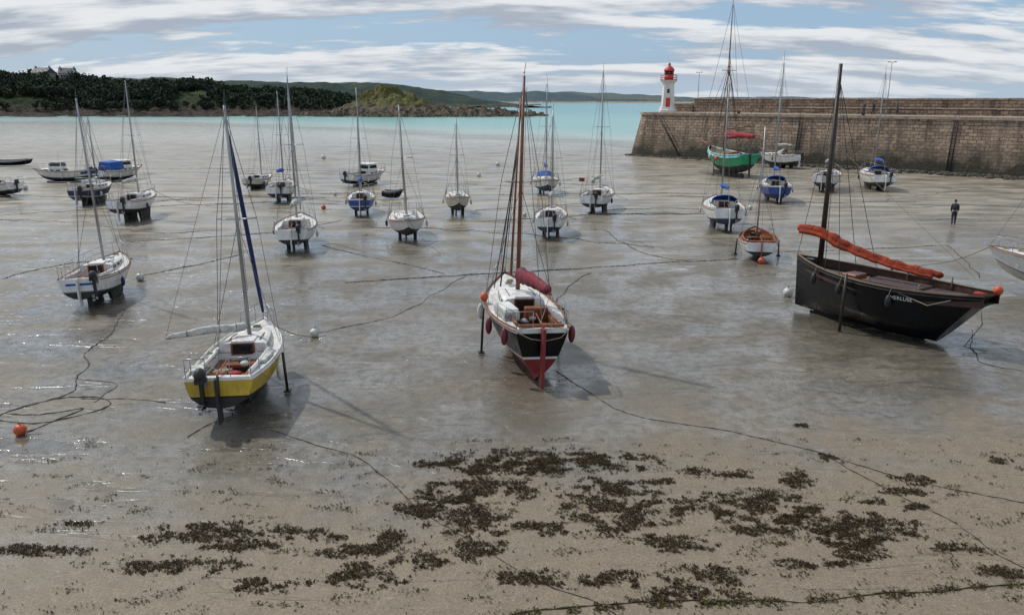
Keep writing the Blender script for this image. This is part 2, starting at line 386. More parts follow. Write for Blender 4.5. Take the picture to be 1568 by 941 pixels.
# --- hero 2 : black and red gaffer
b=Boat(L=7.4,B=2.65,z0=.16,F=1.60,bot='red',stripe='white',top='black',sheerc='white',rail='wood',tr=.66,vee=.62,rake=.7,srake=.30,sheer=.42,sternrise=.06,cock=(.05,.42),floor='wood',inn='wood',cw=.52,cd=.5)
b.keels('legs'); b.mb.box((0,-.4,.18),(.16,5.2,.45),'red',top=1.3)
b.cabin(s2=.42,s3=.74,h=.42,wr=.60,m='white',door='wood'); b.rudder('red',.0,th=.10)
b.rig(top=9.75,s=.60,mast='mastwood',r=.085,cover='maroon',bl=3.2,swing=9,bz=.50,cr=.20,jib=None,wr=.011)
mt=b.mtop; y=b.y(.60)
b.mb.tube((-.28,y-.05,2.7),(-.10,y-.02,9.0),.045,'mastwood',.03); b.mb.tube((-.60,y+.3,2.2),(-.12,y,8.0),.032,'darkwood',.02)
b.mb.tube((-.80,y+.5,2.1),(-.12,y,7.4),.02,'darkwood',.02)
b.mb.tube((0,b.y(.97),b.zs(.97)+.05),(0,b.y(1)+1.0,b.zs(1)+.25),.05,'mastwood',.035); b.mb.tube((0,b.y(1)+1.0,b.zs(1)+.25),(0,y,9.0),.014,'steel',n=4)
b.rails(push=True,life=True); b.clutter(('maroon','rope','grey','wcloth'),7)
b.mb.box((-.78,b.y(.30),b.zs(.3)+.14),(.55,1.25,.34),'wcloth',rz=.12); b.mb.box((-.78,b.y(.30),b.zs(.3)+.33),(.5,1.1,.06),'white',rz=.12)
for q in range(9): b.mb.box((-.95+.045*q,b.y(.30)-.66+.01*q,b.zs(.3)+.15+.04*math.sin(q*2)),(.025,.01,.12),'rubber',rz=.12)
b.mb.box((.30,b.y(.34),b.zs(.3)+.02),(.8,.35,.4),'wood'); b.mb.box((0,b.y(.03),b.zs(0)+.03),(1.5,.12,.10),'wood')
for s,sd,m in ((.08,-1,'fend'),(.30,-1,'fend'),(.55,-1,'wbuoy'),(.10,1,'fend'),(.45,1,'rubber')): b.fender(s,sd,m,.12,.30,-.35)
b.mb.ell((-1.30,b.y(.55),b.zs(.5)+.20),(.15,.15,.17),'obuoy')
b.mb.path([(-b.w(0)*.95,b.y(0)-.03,b.zs(0)-.1),(-.4,b.y(0)-.06,b.zs(0)-.32),(.1,b.y(0)-.06,b.zs(0)-.40),(.6,b.y(0)-.05,b.zs(0)-.3),(b.w(0)*.95,b.y(0)-.03,b.zs(0)-.08)],.02,'rope',5)
b.place('red_and_black_gaff_sailboat',.28,27.7,-10,1.6)

# --- hero 3 : black lugger
b=Boat(L=8.1,B=3.1,z0=.02,F=2.0,bot='black',stripe='black',top='black',sheerc='black',rail='darkwood',deck='teak',inn='brown',tr=.42,vee=.16,rake=.12,srake=1.7,sheer=.33,bowrise=.08,sternrise=.0,cock=(0,0),drop=.38)
b.mb.box((0,.6,.05),(.2,5.0,.16),'black')
for s,wd,l,h in ((.44,1.35,2.3,.30),(.20,1.0,1.3,.26)):
    z=b.zs(s)-.38+h/2; b.mb.box((0,b.y(s),z),(wd,l,h),'brown'); 
    for q in range(7): b.mb.box((-wd/2+wd*(q+.5)/7,b.y(s),z+h/2+.012),(wd/7-.02,l*.97,.03),'brown')
b.mb.box((0,b.y(.66),b.zs(.66)-.2),(.9,.6,.3),'wood')
b.mb.box((0,b.y(.92),b.zs(.92)-.15),(.18,.4,.4),'darkwood')
ym=b.y(.86); topz=10.35
b.mb.tube((0,ym,1.4),(.05,ym+.1,topz),.125,'darkwood',.075,10)
A=Vector((-.30,ym+1.05,3.55)); E=Vector((.30,b.y(.24),2.52)); pts=[];rr=[]
for i in range(61):
    t=i/60; p=A.lerp(E,t); p.z+= .20*math.sin(min(1,t/.30)*math.pi)**.8*(.9) -.14*math.sin(max(0,t-.3)*4.4)+.03*mn.noise(Vector((t*20,0,3))); p.x+=.06*mn.noise(Vector((t*14,4,3)))
    pts.append(p); rr.append((.145+.06*mn.noise(Vector((t*16,1,3))))*(1 if 0<i<60 else .4)*(.80+.35*math.exp(-((t-.22)/.25)**2)))
b.mb.path(pts,rr,'orange',12,1.15)
for o in (.05,-.06,.02):
    b.mb.path([p+Vector((-.10+o,0,-.06+o)) for p in pts[2:58]],[q*.62 for q in rr[2:58]],'orange',8)
for t in (.12,.30,.48,.66,.86):
    i=int(t*60); b.mb.path([pts[i]+Vector((0,.02,0)),pts[i]-Vector((0,.02,0))],rr[i]*1.08,'brown',10,1.15)
for sd in (1,-1):
    b.mb.tube((0,ym,topz*.93),b.pt(.74,sd,-.03,0),.013,'rubber',n=4); b.mb.tube((0,ym,topz*.93),b.pt(.64,sd,-.03,0),.012,'rubber',n=4)
    for s in (.25,.48): b.mb.tube(b.pt(s,sd,-.1,-.3),b.pt(s,sd,-.1,.3),.03,'teak',n=6)
    x=sd*(b.B/2+.1); b.mb.tube((x*1.03,b.y(.58),-.02),(x,b.y(.58),2.3),.06,'darkwood')
    b.mb.path([b.pt(i/10,sd,-.05,.05) for i in range(11)],.035,'teak',6)
    for s in (.36,.62,.80): b.fender(s,sd,'rubber',.12,.24,-.45)
b.mb.tube((0,ym,topz*.95),(0,b.y(1),b.zs(1)),.013,'rubber',n=4); b.mb.tube((0,ym,topz*.7),(.35,b.y(.1),2.6),.009,'rope',n=4)
b.mb.ell((.35,b.y(0)-.02,b.zs(0)+.16),(.16,.16,.18),'obuoy')
b.mb.ell((-.45,b.y(0.03),b.zs(0)+.08),(.10,.22,.09),'rcloth')
b.mb.path([(-.1,b.y(.05)-.02,b.zs(0)),(-.2,b.y(0)+.1,1.1),(-.1,b.y(.08),.1),(.3,b.y(.0),.03)],.016,'rubber',5)
b.mb.path([(-1.3,b.y(.1),b.zs(.1)-.1),(-1.28,b.y(.2),b.zs(.2)-.42),(-1.45,b.y(.33),b.zs(.3)-.1)],.018,'rope',5)
for q in range(5):
    b.mb.ell((random.uniform(-.8,.8),b.y(.06+.05*q),b.zs(.1)-.28),(.15,.2,.1),random.choice(['rope','brown','teak']),8,6,jit=.15)
lug=b.place('black_wooden_lugger',14.85,30.7,-35.5,1)
def portpt(s,g):
    w=b.w(s); zs=b.zs(s); fr=np.interp(g,G,FR); fv=np.interp(g,G,FV)
    zb=b.z0+b.sternrise*b.F*max(0,(.4-s)/.4)**2
    return Vector((-w*lerp(fr,fv,b.vee)-.012,b.y(s)+b.srake*(1-g)*max(0,(.5-s)/.5)**2,zb+(zs-zb)*g))
cu=bpy.data.curves.new('name_lettering','FONT'); cu.body='MERLUSE'; cu.size=.20; cu.extrude=.002
t=bpy.data.objects.new('name_lettering',cu); sc.collection.objects.link(t); cu.materials.append(M['white'])
p0=portpt(.36,.82); p1=portpt(.24,.82); p2=portpt(.30,.95); p3=portpt(.30,.75)
ux=(p1-p0).normalized(); nz=ux.cross((p2-p3).normalized()).normalized(); uy=nz.cross(ux)
mw=Matrix((ux,uy,nz)).transposed().to_4x4(); mw.translation=p0+nz*.05; t.parent=lug; t.matrix_local=mw

# --- the rest of the fleet
def band(c): return lambda b: b.mb.box((0,b.y(0)-.03,b.zs(0)-.28),(b.w(0)*1.3,.02,.16),c)
simple('sailboat',-19.2,36.2,-8,L=5.5,B=2.35,top=9.0,cover=None,boom=False,bot='dark',stripe='grey',cl=('rcloth','obuoy','rope','rcloth'),floor='rcloth',obx=.7,ex=[band('bcloth')],heel=-2)
simple('sailboat',-29.2,61.4,-3,L=6.6,B=2.5,top=10.3,z0=.5,bot='dark',cover='wcloth',stripe='grey')
simple('sailboat',-37.2,70.6,0,L=6.0,B=2.2,top=7.4,z0=.3,bot='dark',top_c='navy',cover='dbcloth')
simple('sailboat',-13.6,49.4,-9,L=6.2,B=2.6,top=10.4,z0=.3,bot='dark',cover='wcloth',jib='wcloth',door='wood',floor='wood',cl=('rcloth','rope'))
simple('sailboat',-21.1,73.0,-5,L=6.2,B=2.5,top=9.6,bot='dark',cover='bcloth',stripe='blue')
simple('sailboat',-26.2,82.6,14,L=4.6,B=1.9,top=8.2,z0=.2,F=.8,bot='dark',cover=None,boom=False,rails=False,top_c='cream')
simple('sailboat',-12.3,64.4,-8,L=5.8,B=2.3,top=9.8,bot='navy',top_c='blue',stripe='white',cover='bcloth',deck='deck')
simple('sailboat',-7.0,52.3,170,L=5.8,B=2.5,top=8.6,bot='dark',cover='wcloth',ob=False,heel=2)
simple('sailboat',-4.4,63.5,172,L=4.8,B=2.05,top=7.4,bot='dark',z0=.3,cover=None,boom=False,top_c='cream',ob=False)
simple('sailboat',2.7,54.2,7,L=5.8,B=2.3,top=8.2,bot='dark',cover='wcloth',stripe='blue',cl=('bcloth','rope'))
simple('sailboat',3.3,78,178,L=6.4,B=2.7,top=10.8,bot='navy',cover='bcloth',hood='bcloth',stripe='blue')
simple('sailboat',7.3,66.6,17,L=6.6,B=2.6,top=11.4,bot='dark',cover='wcloth',door='wood',ex=[lambda b:(b.mb.tube(b.pt(.02,-1,-.1),b.pt(.02,-1,-.3,1.5),.02,'alu'),b.mb.box((-.75,b.y(0)-.1,b.zs(0)+1.3),(.45,.02,.3),'rcloth'))])
simple('sailboat',15.3,57.4,6,L=6.8,B=2.9,top=10.5,F=1.25,z0=.3,bot='navy',stripe='grey',cover='bcloth',hood='bcloth')
simple('sailboat',24.0,72.6,10,L=6.8,B=2.8,top=12.6,F=1.25,bot='navy',top_c='blue',stripe='blue',cover='bcloth',hood='bcloth')
simple('sailboat',35.8,107.6,-38,L=6.0,B=2.6,top=13.2,F=1.4,bot='dark',cover='wcloth',mr=.08,hood='wcloth',stripe='grey')
simple('sailboat',32.2,81.1,30,L=6.6,B=2.7,top=11.4,F=1.3,bot='dark',cover='wcloth',stripe='grey')
simple('sailboat',37.6,82.4,9,L=7.2,B=3.0,top=11.9,F=1.3,bot='dark',cover='bcloth',hood='bcloth')
simple('sailboat',26.4,36.3,-50,L=7.2,B=2.8,top=8.6,F=1.45,z0=.2,bot='cream',stripe='blue',cover='bcloth',mast='darkwood',mr=.08)
b=Boat(L=4.9,B=2.25,z0=.12,F=.9,bot='dark',stripe='white',top='white',sheerc='white',rail='wood',inn='wood',floor='wood',deck='wood',tr=.72,vee=.3,cock=(.04,.86),cw=.82,cd=.55)
b.keels('fin'); b.rudder('wood',.1)
for s in (.2,.42,.64): b.mb.box((0,b.y(s),b.zs(s)-.16),(b.w(s)*1.6,.24,.04),'wood')
b.rig(top=7.4,s=.66,mast='alu',r=.05,boom=False,spread=False,base=.9)
b.clutter(('brown','rcloth','brown'),4); b.place('open_wooden_sailboat',14.6,46.3,12,0)
# green old-rigger
b=Boat(L=9.8,B=3.6,z0=.35,F=2.2,bot='dark',stripe='green',top='green',sheerc='turq',rail='white',deck='teak',inn='white',tr=.72,vee=.55,rake=.5,srake=.3,sheer=.7,cock=(.06,.3),drop=.3,floor='wood')
b.keels('legs'); b.mb.box((0,-.3,.18),(.25,6.9,.45),'dark')
for sd in (1,-1): b.mb.path([b.pt(i/14,sd,.02,-.35) for i in range(15)],.10,'turq',6)
b.cabin(s2=.32,s3=.52,h=.5,wr=.55,m='wood',win=2); b.rudder('dark',.2,tiller=False)
b.rig(top=13.5,s=.62,mast='mastwood',r=.15,cover='rcloth',bl=5.8,bz=1.5,cr=.32,wr=.02,base=3,swing=8)
y=b.y(.62); b.mb.tube((0,y+.15,11.8),(0,y+.15,20.2),.09,'mastwood',.04)
b.mb.tube((0,b.y(.96),b.zs(.96)),(0,b.y(1)+3.0,b.zs(1)+.7),.11,'mastwood',.06)
for z,e in ((19.8,3.0),(13,2.8),(11,1.4)): b.mb.tube((0,y+.1,z),(0,b.y(1)+e,b.zs(1)+.6),.022,'rubber',n=4)
b.mb.tube((0,y,19.6),b.pt(.02,1,-.2),.018,'rubber',n=4); b.mb.tube((0,y,19.6),b.pt(.02,-1,-.2),.018,'rubber',n=4)
b.mb.tube((-.9,y,12.2),(.9,y,12.2),.04,'mastwood',n=6)
for sd in (1,-1):
    for q in (.50,.54,.58): b.mb.tube((0,y,12.5),b.pt(q,sd,0,.0),.022,'rubber',n=4)
    for z in range(4,11): b.mb.tube(Vector((0,y,12.5)).lerp(Vector(b.pt(.50,sd)),1-(z-2.6)/9.9),Vector((0,y,12.5)).lerp(Vector(b.pt(.58,sd)),1-(z-2.6)/9.9),.015,'rubber',n=4)
b.mb.tube((.25,y-.2,5.4),(.7,y-4.4,5.9),.09,'mastwood')
b.clutter(('rcloth','rope'),5); b.fender(.4,-1,'obuoy',.25,.28); b.fender(.6,-1,'wbuoy',.2,.3)
b.place('green_gaff_sailing_ship',26.2,97.0,-14,0)
# motor boats
def motor(name,x,y,head,L,B,canopy=None,top='white',wheel=True):
    b=Boat(L=L,B=B,z0=.08,F=1.05,bot='dark',stripe='grey',top=top,sheerc='white',tr=.88,vee=.4,rake=.8,sheer=.35,cock=(.05,.42),cw=.72)
    b.cabin(s2=.42,s3=.82,h=.35,wr=.74,slide=False)
    z=b.zs(.5)+.28; y0=b.y(.55)
    if wheel:
        b.mb.box((0,y0,z+.35),(B*.6,L*.24,.75),'white',top=.86); 
        b.mb.box((0,y0,z+.44),(B*.6*.93+.02,L*.19,.34),'glass',top=.95); b.mb.box((0,y0,z+.42),(B*.44,L*.24+.0,.32),'glass')
        b.mb.box((0,y0-.05,z+.76),(B*.60,L*.27,.06),'white')
    if canopy: 
        b.mb.box((0,b.y(.30),z+.28),(B*.74,L*.34,.85),canopy,top=.88)
    b.rails(push=True,life=False); b.outboard(0); b.mb.tube((.3,y0,z+.7),(.35,y0-.1,z+2.0),.015,'alu',n=4)
    b.fender(.3,1);b.fender(.6,1); b.fender(.4,-1); b.clutter()
    b.mb.box((0,-.2,.04),(.2,L*.6,.12),'dark')
    b.place(name,x,y,head,2)
motor('motor_cruiser',-50.3,88.8,-95,6.0,2.4)
motor('motor_cruiser',-44.7,91,25,6.0,2.5,'bcloth')
motor('motor_cruiser',-15.8,86.3,32,6.2,2.5)
motor('motor_cruiser',-49.6,76,-70,5.4,2.2,None,wheel=False)
def dinghy(x,y,head,L=3.2,B=1.5,c='black'):
    b=Boat(L=L,B=B,z0=.02,F=.6,bot='dark',stripe=c,top=c,sheerc=c,rail='grey',inn='grey',floor='grey',deck='grey',tr=.8,rake=.3,cock=(.05,.84),cw=.84,cd=.35)
    for s in (.3,.6): b.mb.box((0,b.y(s),b.zs(s)-.12),(b.w(s)*1.6,.22,.04),'teak')
    b.place('rowing_dinghy',x,y,head,3)
dinghy(-69,110.5,80,5.2,2.2); dinghy(-11,73.6,100,2.0,1.1)

# ---------------------------------------------------------------- buoys
for x,y,r,m in ((-7.75,29.5,.18,'wbuoy'),(-13.6,20.2,.17,'obuoy'),(-19.0,39.3,.22,'wbuoy'),(14.1,43.6,.2,'obuoy'),(-15.8,66,.2,'obuoy'),(-28.9,122.6,.36,'wbuoy'),(-4,94.5,.26,'wbuoy'),(-49.6,80.7,.28,'wbuoy'),(13.0,36.0,.24,'wbuoy'),(-17,76,.2,'wbuoy'),(1,62,.18,'wbuoy'),(9,88,.25,'wbuoy'),(20,66,.2,'wbuoy'),(-2,110,.3,'wbuoy')):
    mb=MB(); mb.ell((0,0,r*.85),(r,r,r*.95),m,14,10); mb.tube((0,0,r*1.7),(0,0,r*2.05),r*.16,m); 
    mb.path([(r*.16*math.cos(a),0,r*2.1+r*.16*math.sin(a)) for a in [k*math.pi/5 for k in range(11)]],r*.05,'steel',5)
    mb.path([(0,0,r*2.1),(r*1.2,.1,.03),(r*3,.3,.02)],.012,'rope',5)
    mb.build('mooring_buoy',(x,y,0),random.uniform(0,360),random.uniform(-20,20))

# ---------------------------------------------------------------- chains and ropes
def ground_line(name,pts,r=.022,m='chain',jit=.12,beads=True):
    P=[Vector((x,y,0)) for x,y in pts]; out=[]
    for i,(a,c) in enumerate(zip(P[:-1],P[1:])):
        n=max(2,int((c-a).length/.16)); p0=P[max(i-1,0)]; p3=P[min(i+2,len(P)-1)]
        for k in range(n):
            t=k/n; q=.5*((2*a)+(c-p0)*t+(2*p0-5*a+4*c-p3)*t*t+(-p0+3*a-3*c+p3)*t**3)
            q=q+Vector((mn.noise(q*.6)*jit*2+mn.noise(q*3)*jit*.4,mn.noise(q*.6+Vector((9,9,9)))*jit*2+mn.noise(q*3.3+Vector((4,2,9)))*jit*.4,0)); q.z=r*.35+mn.noise(q*1.7)*r*.9; out.append(q)
    q=P[-1].copy(); q.z=r*.5; out.append(q)
    rr=[r*(1.3 if i%2 else .65)*random.uniform(.75,1.4) for i in range(len(out))] if beads else r
    mb=MB(); mb.path(out,rr,m,5); mb.build(name)
CH=[[(-8.4,38.8),(-1.2,41.0),(3.06,42),(7.95,43.6),(13.1,44.9)],
[(1.5,25.6),(3.06,22.1),(5.83,20.6),(8.0,19.06),(9.8,17.5),(11.8,16.4)],
[(8.0,19.06),(8.77,17.66),(9.25,16.4),(10.2,13.8),(10.6,12.5)],
[(-6.9,20.6),(-4.55,19.1),(-2.93,17.5),(-2.15,16.2),(-.6,14.46),(.58,13.4),(1.6,12.37),(2.4,11.2)],
[(-17.2,33.7),(-16.0,30.4),(-15.4,27.4),(-14.3,24.6),(-14,23.2),(-14.9,22.2),(-14.9,21.3),(-13.6,21.1),(-12.6,21.7),(-12.3,22.5),(-12.9,23.05),(-14.2,22.8),(-15.0,21.8),(-13.9,21.6),(-12.9,22.1),(-13.3,21.0),(-13.6,20.3)],
[(-13.4,22.9),(-11.8,22.9),(-10.6,22.6)],[(-14.3,24.6),(-12.9,24.2),(-12.8,22.6)],
[(-7.9,29.9),(-5.6,31.8),(-4.26,34.5),(-3.3,37.7),(-2.4,40.4)],
[(-19.7,40.2),(-17.7,43.2),(-16.3,46)],[(2,34.9),(3.2,39.1),(4.2,41)],
[(18.5,30.4),(16.6,26.7),(17.5,25.5)],[(-12.2,49.3),(-6.85,44.1),(-3.6,41)],
[(-26.3,39.6),(-25.3,43.2),(-22,45)],[(6.5,55.2),(7.8,47.1),(10.3,44.1)],
[(16.5,47.1),(22.9,48.2),(27.6,49.3)],[(27.6,49.3),(25.5,43),(24.3,40)],[(-24.7,50.5),(-16.5,54.3),(-13,60)],
[(-9,20.0),(-8.2,21.5),(-8.9,22.4)]]
for i,p in enumerate(CH): ground_line('mooring_chain',p,.0125 if p[0][1]<32 else .018)
ground_line('mooring_chain',[(-8.0,38.9),(-1.0,41.1),(3.2,42.1)],.022)
ground_line('mooring_rope',[(-.6,12.1),(.43,12.4),(2.6,12.6),(5.65,12.75),(7.6,13.0),(9.8,13.26),(12,13.7)],.018,'weedrope',.1)
for i in range(34):
    x=random.uniform(-50,45); y=random.uniform(55,110); a=random.uniform(-.9,.9)+(math.pi if random.random()<.5 else 0); l=random.uniform(8,24)
    ground_line('mooring_chain',[(x,y),(x+l*.5*math.cos(a),y+l*.3*math.sin(a)+random.uniform(-2,2)),(x+l*math.cos(a),y+l*.6*math.sin(a))],.017,'chain',.35)

# ---------------------------------------------------------------- sand (one sheet, fine grid near the boats, shallow scour hollows)
m,nt,bs=newmat('tidal_sand'); P=N(nt,'ShaderNodeNewGeometry').outputs['Position']; sp=N(nt,'ShaderNodeSeparateXYZ',{0:P}); X,Y=sp.outputs[0],sp.outputs[1]
scour=N(nt,'ShaderNodeAttribute',attribute_name='scour').outputs['Fac']
nA=NO(nt,P,.06,4); nB=NO(nt,P,.33,6,.6,.4); nC=NO(nt,P,2.6,9,.70); nD=NO(nt,P,16,5,.65)
st=N(nt,'ShaderNodeMapping',{'Vector':P,'Scale':(.16,.6,1)}).outputs[0]; nS=NO(nt,st,1,6,.6,.5)
rp=N(nt,'ShaderNodeMapping',{'Vector':P,'Scale':(2.2,6.0,1),'Rotation':(0,0,.15)}).outputs[0]; nR=NO(nt,rp,1.6,5,.65,.6)
xs_=N(nt,'ShaderNodeClamp',{0:X,1:-12,2:12}).outputs[0]
ya=MA(nt,'ADD',MA(nt,'SUBTRACT',Y,MA(nt,'MULTIPLY',xs_,.28)),MA(nt,'MULTIPLY',MA(nt,'SUBTRACT',nB,.5),14))
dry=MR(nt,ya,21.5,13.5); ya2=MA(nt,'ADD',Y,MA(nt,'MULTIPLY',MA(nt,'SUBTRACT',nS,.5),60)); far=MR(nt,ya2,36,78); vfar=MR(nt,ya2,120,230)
col=MX(nt,MR(nt,nC,.33,.67),(.098,.083,.062),(.172,.148,.113))
col=MX(nt,MR(nt,nS,.40,.60,0,.65),col,(.088,.078,.062))
col=MX(nt,MR(nt,nA,.42,.60,0,.5),col,(.165,.142,.108))
col=MX(nt,MR(nt,nR,.55,.70,0,.22),col,(.060,.052,.040))
col=MX(nt,MA(nt,'MULTIPLY',dry,MR(nt,nC,.2,.7,.55,1)),col,MX(nt,MR(nt,nD,.35,.65),(.160,.124,.084),(.238,.188,.130)))
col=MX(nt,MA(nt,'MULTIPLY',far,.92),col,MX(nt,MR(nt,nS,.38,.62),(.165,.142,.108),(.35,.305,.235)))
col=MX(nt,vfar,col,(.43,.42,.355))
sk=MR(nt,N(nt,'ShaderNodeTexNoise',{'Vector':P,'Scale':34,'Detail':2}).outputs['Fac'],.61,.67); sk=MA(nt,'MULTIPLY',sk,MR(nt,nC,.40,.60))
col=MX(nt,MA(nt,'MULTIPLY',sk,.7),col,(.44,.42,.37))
dk=MR(nt,NO(nt,P,9,6,.7),.58,.70); col=MX(nt,MA(nt,'MULTIPLY',dk,MR(nt,nB,.4,.65,.25,.8)),col,(.045,.036,.025))
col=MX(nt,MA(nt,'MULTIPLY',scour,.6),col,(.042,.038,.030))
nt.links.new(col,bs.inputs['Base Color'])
pud=MR(nt,NO(nt,st,1.7,4,.5,.8),.57,.62)
wet=MR(nt,nB,.38,.60)
rg=MX(nt,wet,(.52,.52,.52),(.27,.27,.27)); rg=MA(nt,'ADD',rg,MA(nt,'MULTIPLY',MA(nt,'SUBTRACT',nC,.5),.45))
rg=MX(nt,pud,rg,(.08,.08,.08)); rg=MX(nt,dry,rg,(.66,.66,.66)); rg=MX(nt,MA(nt,'MULTIPLY',far,.5),rg,(.42,.42,.42)); rg=MX(nt,vfar,rg,(.20,.20,.20)); rg=MX(nt,MA(nt,'MULTIPLY',scour,.7),rg,(.14,.14,.14))
nt.links.new(rg,bs.inputs['Roughness']); bs.inputs['Specular IOR Level'].default_value=.42
film=MA(nt,'MULTIPLY',MA(nt,'MULTIPLY',wet,MR(nt,nC,.38,.56,.25,.9)),MR(nt,dry,0,1,1,.02)); film=MA(nt,'MULTIPLY',film,MR(nt,far,0,1,1,.45)); film=MA(nt,'MAXIMUM',film,MA(nt,'MULTIPLY',scour,.8)); nt.links.new(film,bs.inputs['Coat Weight']); bs.inputs['Coat Roughness'].default_value=.12
h=MA(nt,'ADD',MA(nt,'ADD',MA(nt,'MULTIPLY',nC,.032),MA(nt,'MULTIPLY',nD,.012)),MA(nt,'MULTIPLY',nR,.008)); h=MA(nt,'MULTIPLY',h,MR(nt,pud,0,1,1,.12))
bn=N(nt,'ShaderNodeBump',{'Height':h,'Distance':1.0,'Strength':MR(nt,Y,15,110,.95,.12,False)}); nt.links.new(bn.outputs[0],bs.inputs['Normal'])
bn2=N(nt,'ShaderNodeBump',{'Height':h,'Distance':1.0,'Strength':MR(nt,Y,20,90,.20,.03,False)}); nt.links.new(bn2.outputs[0],bs.inputs['Coat Normal'])
xs=[-20000,-2000,-400,-100]+list(np.arange(-80,80.1,.5))+[100,400,2000,20000]; ys=[-20000,-500,-50]+list(np.arange(0,120.1,.5))+[200,600,3000,25000]
xa=np.array(xs);yb=np.array(ys); XX,YY=np.meshgrid(xa,yb); F_=np.zeros_like(XX)
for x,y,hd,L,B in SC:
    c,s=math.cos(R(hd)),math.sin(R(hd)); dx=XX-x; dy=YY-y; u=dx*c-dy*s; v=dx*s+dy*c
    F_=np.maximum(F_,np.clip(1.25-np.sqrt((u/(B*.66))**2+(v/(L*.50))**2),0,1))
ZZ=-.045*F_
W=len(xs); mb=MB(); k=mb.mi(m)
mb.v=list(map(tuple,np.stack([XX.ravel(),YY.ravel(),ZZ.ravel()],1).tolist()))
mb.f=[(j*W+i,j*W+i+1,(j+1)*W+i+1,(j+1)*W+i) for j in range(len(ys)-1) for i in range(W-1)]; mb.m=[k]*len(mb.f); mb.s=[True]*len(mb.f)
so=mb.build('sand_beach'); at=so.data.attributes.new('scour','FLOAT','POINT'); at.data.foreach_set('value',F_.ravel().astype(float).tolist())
# shells and pebbles lying on the near sand
sh=mat('pale_shell',(.50,.47,.40),.6,.3,8); pb=mat('dark_pebble',(.06,.05,.04),.6,.4,8)
mb=MB()
for i in range(3600):
    x=random.uniform(-16,14); y=random.uniform(11.6,26); 
    if mn.noise(Vector((x*.5,y*.7,31)))<-.05+random.uniform(-.2,.2): continue
    r=random.uniform(.006,.017)*(1+.02*(y-12)); z=r*.25
    vs=[(x+r*math.cos(a)*random.uniform(.6,1.3),y+r*math.sin(a)*random.uniform(.6,1.3),z*.3) for a in (0,1.25,2.5,3.77,5.0)]+[(x,y,z+r*.5)]
    mb.add(vs,[(k,(k+1)%5,5) for k in range(5)],sh if random.random()<.55 else pb)
mb.build('shell_fragments')

# ---------------------------------------------------------------- sea
m,nt,bs=newmat('sea_water'); P=N(nt,'ShaderNodeNewGeometry').outputs['Position']
dep=N(nt,'ShaderNodeAttribute',attribute_name='depth').outputs['Fac']
st=N(nt,'ShaderNodeMapping',{'Vector':P,'Scale':(.012,.05,1)}).outputs[0]; n1=NO(nt,st,1,5,.6)
sx_=N(nt,'ShaderNodeSeparateXYZ',{0:P}).outputs[0]
d2=MA(nt,'ADD',dep,MA(nt,'MULTIPLY',MA(nt,'SUBTRACT',n1,.5),90))
cc=MX(nt,MR(nt,d2,0,110),(.40,.42,.36),(.17,.38,.35)); cc=MX(nt,MR(nt,d2,150,520),cc,(.07,.28,.30)); cc=MX(nt,MR(nt,dep,600,3000),cc,(.03,.13,.20))
cc=MX(nt,MR(nt,sx_,-90,-230,0,.5),cc,(.34,.42,.40))  # water to the left coloured paler in place of reflected sky
nt.links.new(cc,bs.inputs['Base Color']); bs.inputs['Roughness'].default_value=.22; bs.inputs['Specular IOR Level'].default_value=.33
wv=N(nt,'ShaderNodeMapping',{'Vector':P,'Scale':(.35,1.1,1)}).outputs[0]
bn=N(nt,'ShaderNodeBump',{'Height':NO(nt,wv,.9,5,.6),'Distance':.5,'Strength':.45}); nt.links.new(bn.outputs[0],bs.inputs['Normal'])
nt.links.new(MR(nt,d2,-15,45),bs.inputs['Alpha'])
sx=[-20000,-1500,-600,-300,-200,-141,-115,-90,-68,-46,-28,-10,5,15,25,32,45,62,80,100,150,300,2000,20000]
kx=[-20000,-600,-300,-141,-90,-46,-10,15,25,32,62.5,150,400,20000]; ky=[310,300,310,290,260,220,180,165,146,136,100,14,-120,-120]
off=[0,6,14,25,45,80,130,200,320,600,1200,3000,8000,24000]
vs=[(x,float(np.interp(x,kx,ky))+o,.035) for o in off for x in sx]; w=len(sx)
mb=MB(); mb.add(vs,[(j*w+i,j*w+i+1,(j+1)*w+i+1,(j+1)*w+i) for j in range(len(off)-1) for i in range(w-1)],m)
so=mb.build('sea'); at=so.data.attributes.new('depth','FLOAT','POINT'); at.data.foreach_set('value',[float(o) for o in off for x in sx])

# ---------------------------------------------------------------- land
def landmat(name,rock,grass,scrub,field,rz=3.5,fs=.012,haze=None):
    m,nt,bs=newmat(name); P=N(nt,'ShaderNodeNewGeometry').outputs['Position']; z=N(nt,'ShaderNodeSeparateXYZ',{0:P}).outputs[2]
    n1=NO(nt,P,.05,6,.65); n2=NO(nt,P,.35,6,.7); n3=NO(nt,P,fs,2)
    g=MX(nt,MR(nt,n1,.42,.58),grass,scrub); g=MX(nt,MR(nt,n3,.56,.60),g,field); g=MX(nt,MR(nt,n2,.3,.7,.5,0),g,tuple(c*.4 for c in scrub))
    zr=MA(nt,'ADD',z,MA(nt,'MULTIPLY',MA(nt,'SUBTRACT',n1,.5),9)); rk=MX(nt,MR(nt,n2,.38,.62),tuple(c*.3 for c in rock),rock)
    g=MX(nt,MR(nt,zr,rz,rz+1.5),rk,g); nt.links.new(g,bs.inputs['Base Color']); bs.inputs['Roughness'].default_value=.95; bs.inputs['Specular IOR Level'].default_value=.1
    bn=N(nt,'ShaderNodeBump',{'Height':n2,'Distance':2.0,'Strength':.8}); nt.links.new(bn.outputs[0],bs.inputs['Normal']); return m
def terrain(name,xs,ys,hf,m,smooth=True):
    mb=MB(); nx,ny=len(xs),len(ys); vs=[(x,y,hf(x,y)) for y in ys for x in xs]
    mb.add(vs,[(j*nx+i,j*nx+i+1,(j+1)*nx+i+1,(j+1)*nx+i) for j in range(ny-1) for i in range(nx-1)],m,smooth); return mb.build(name)
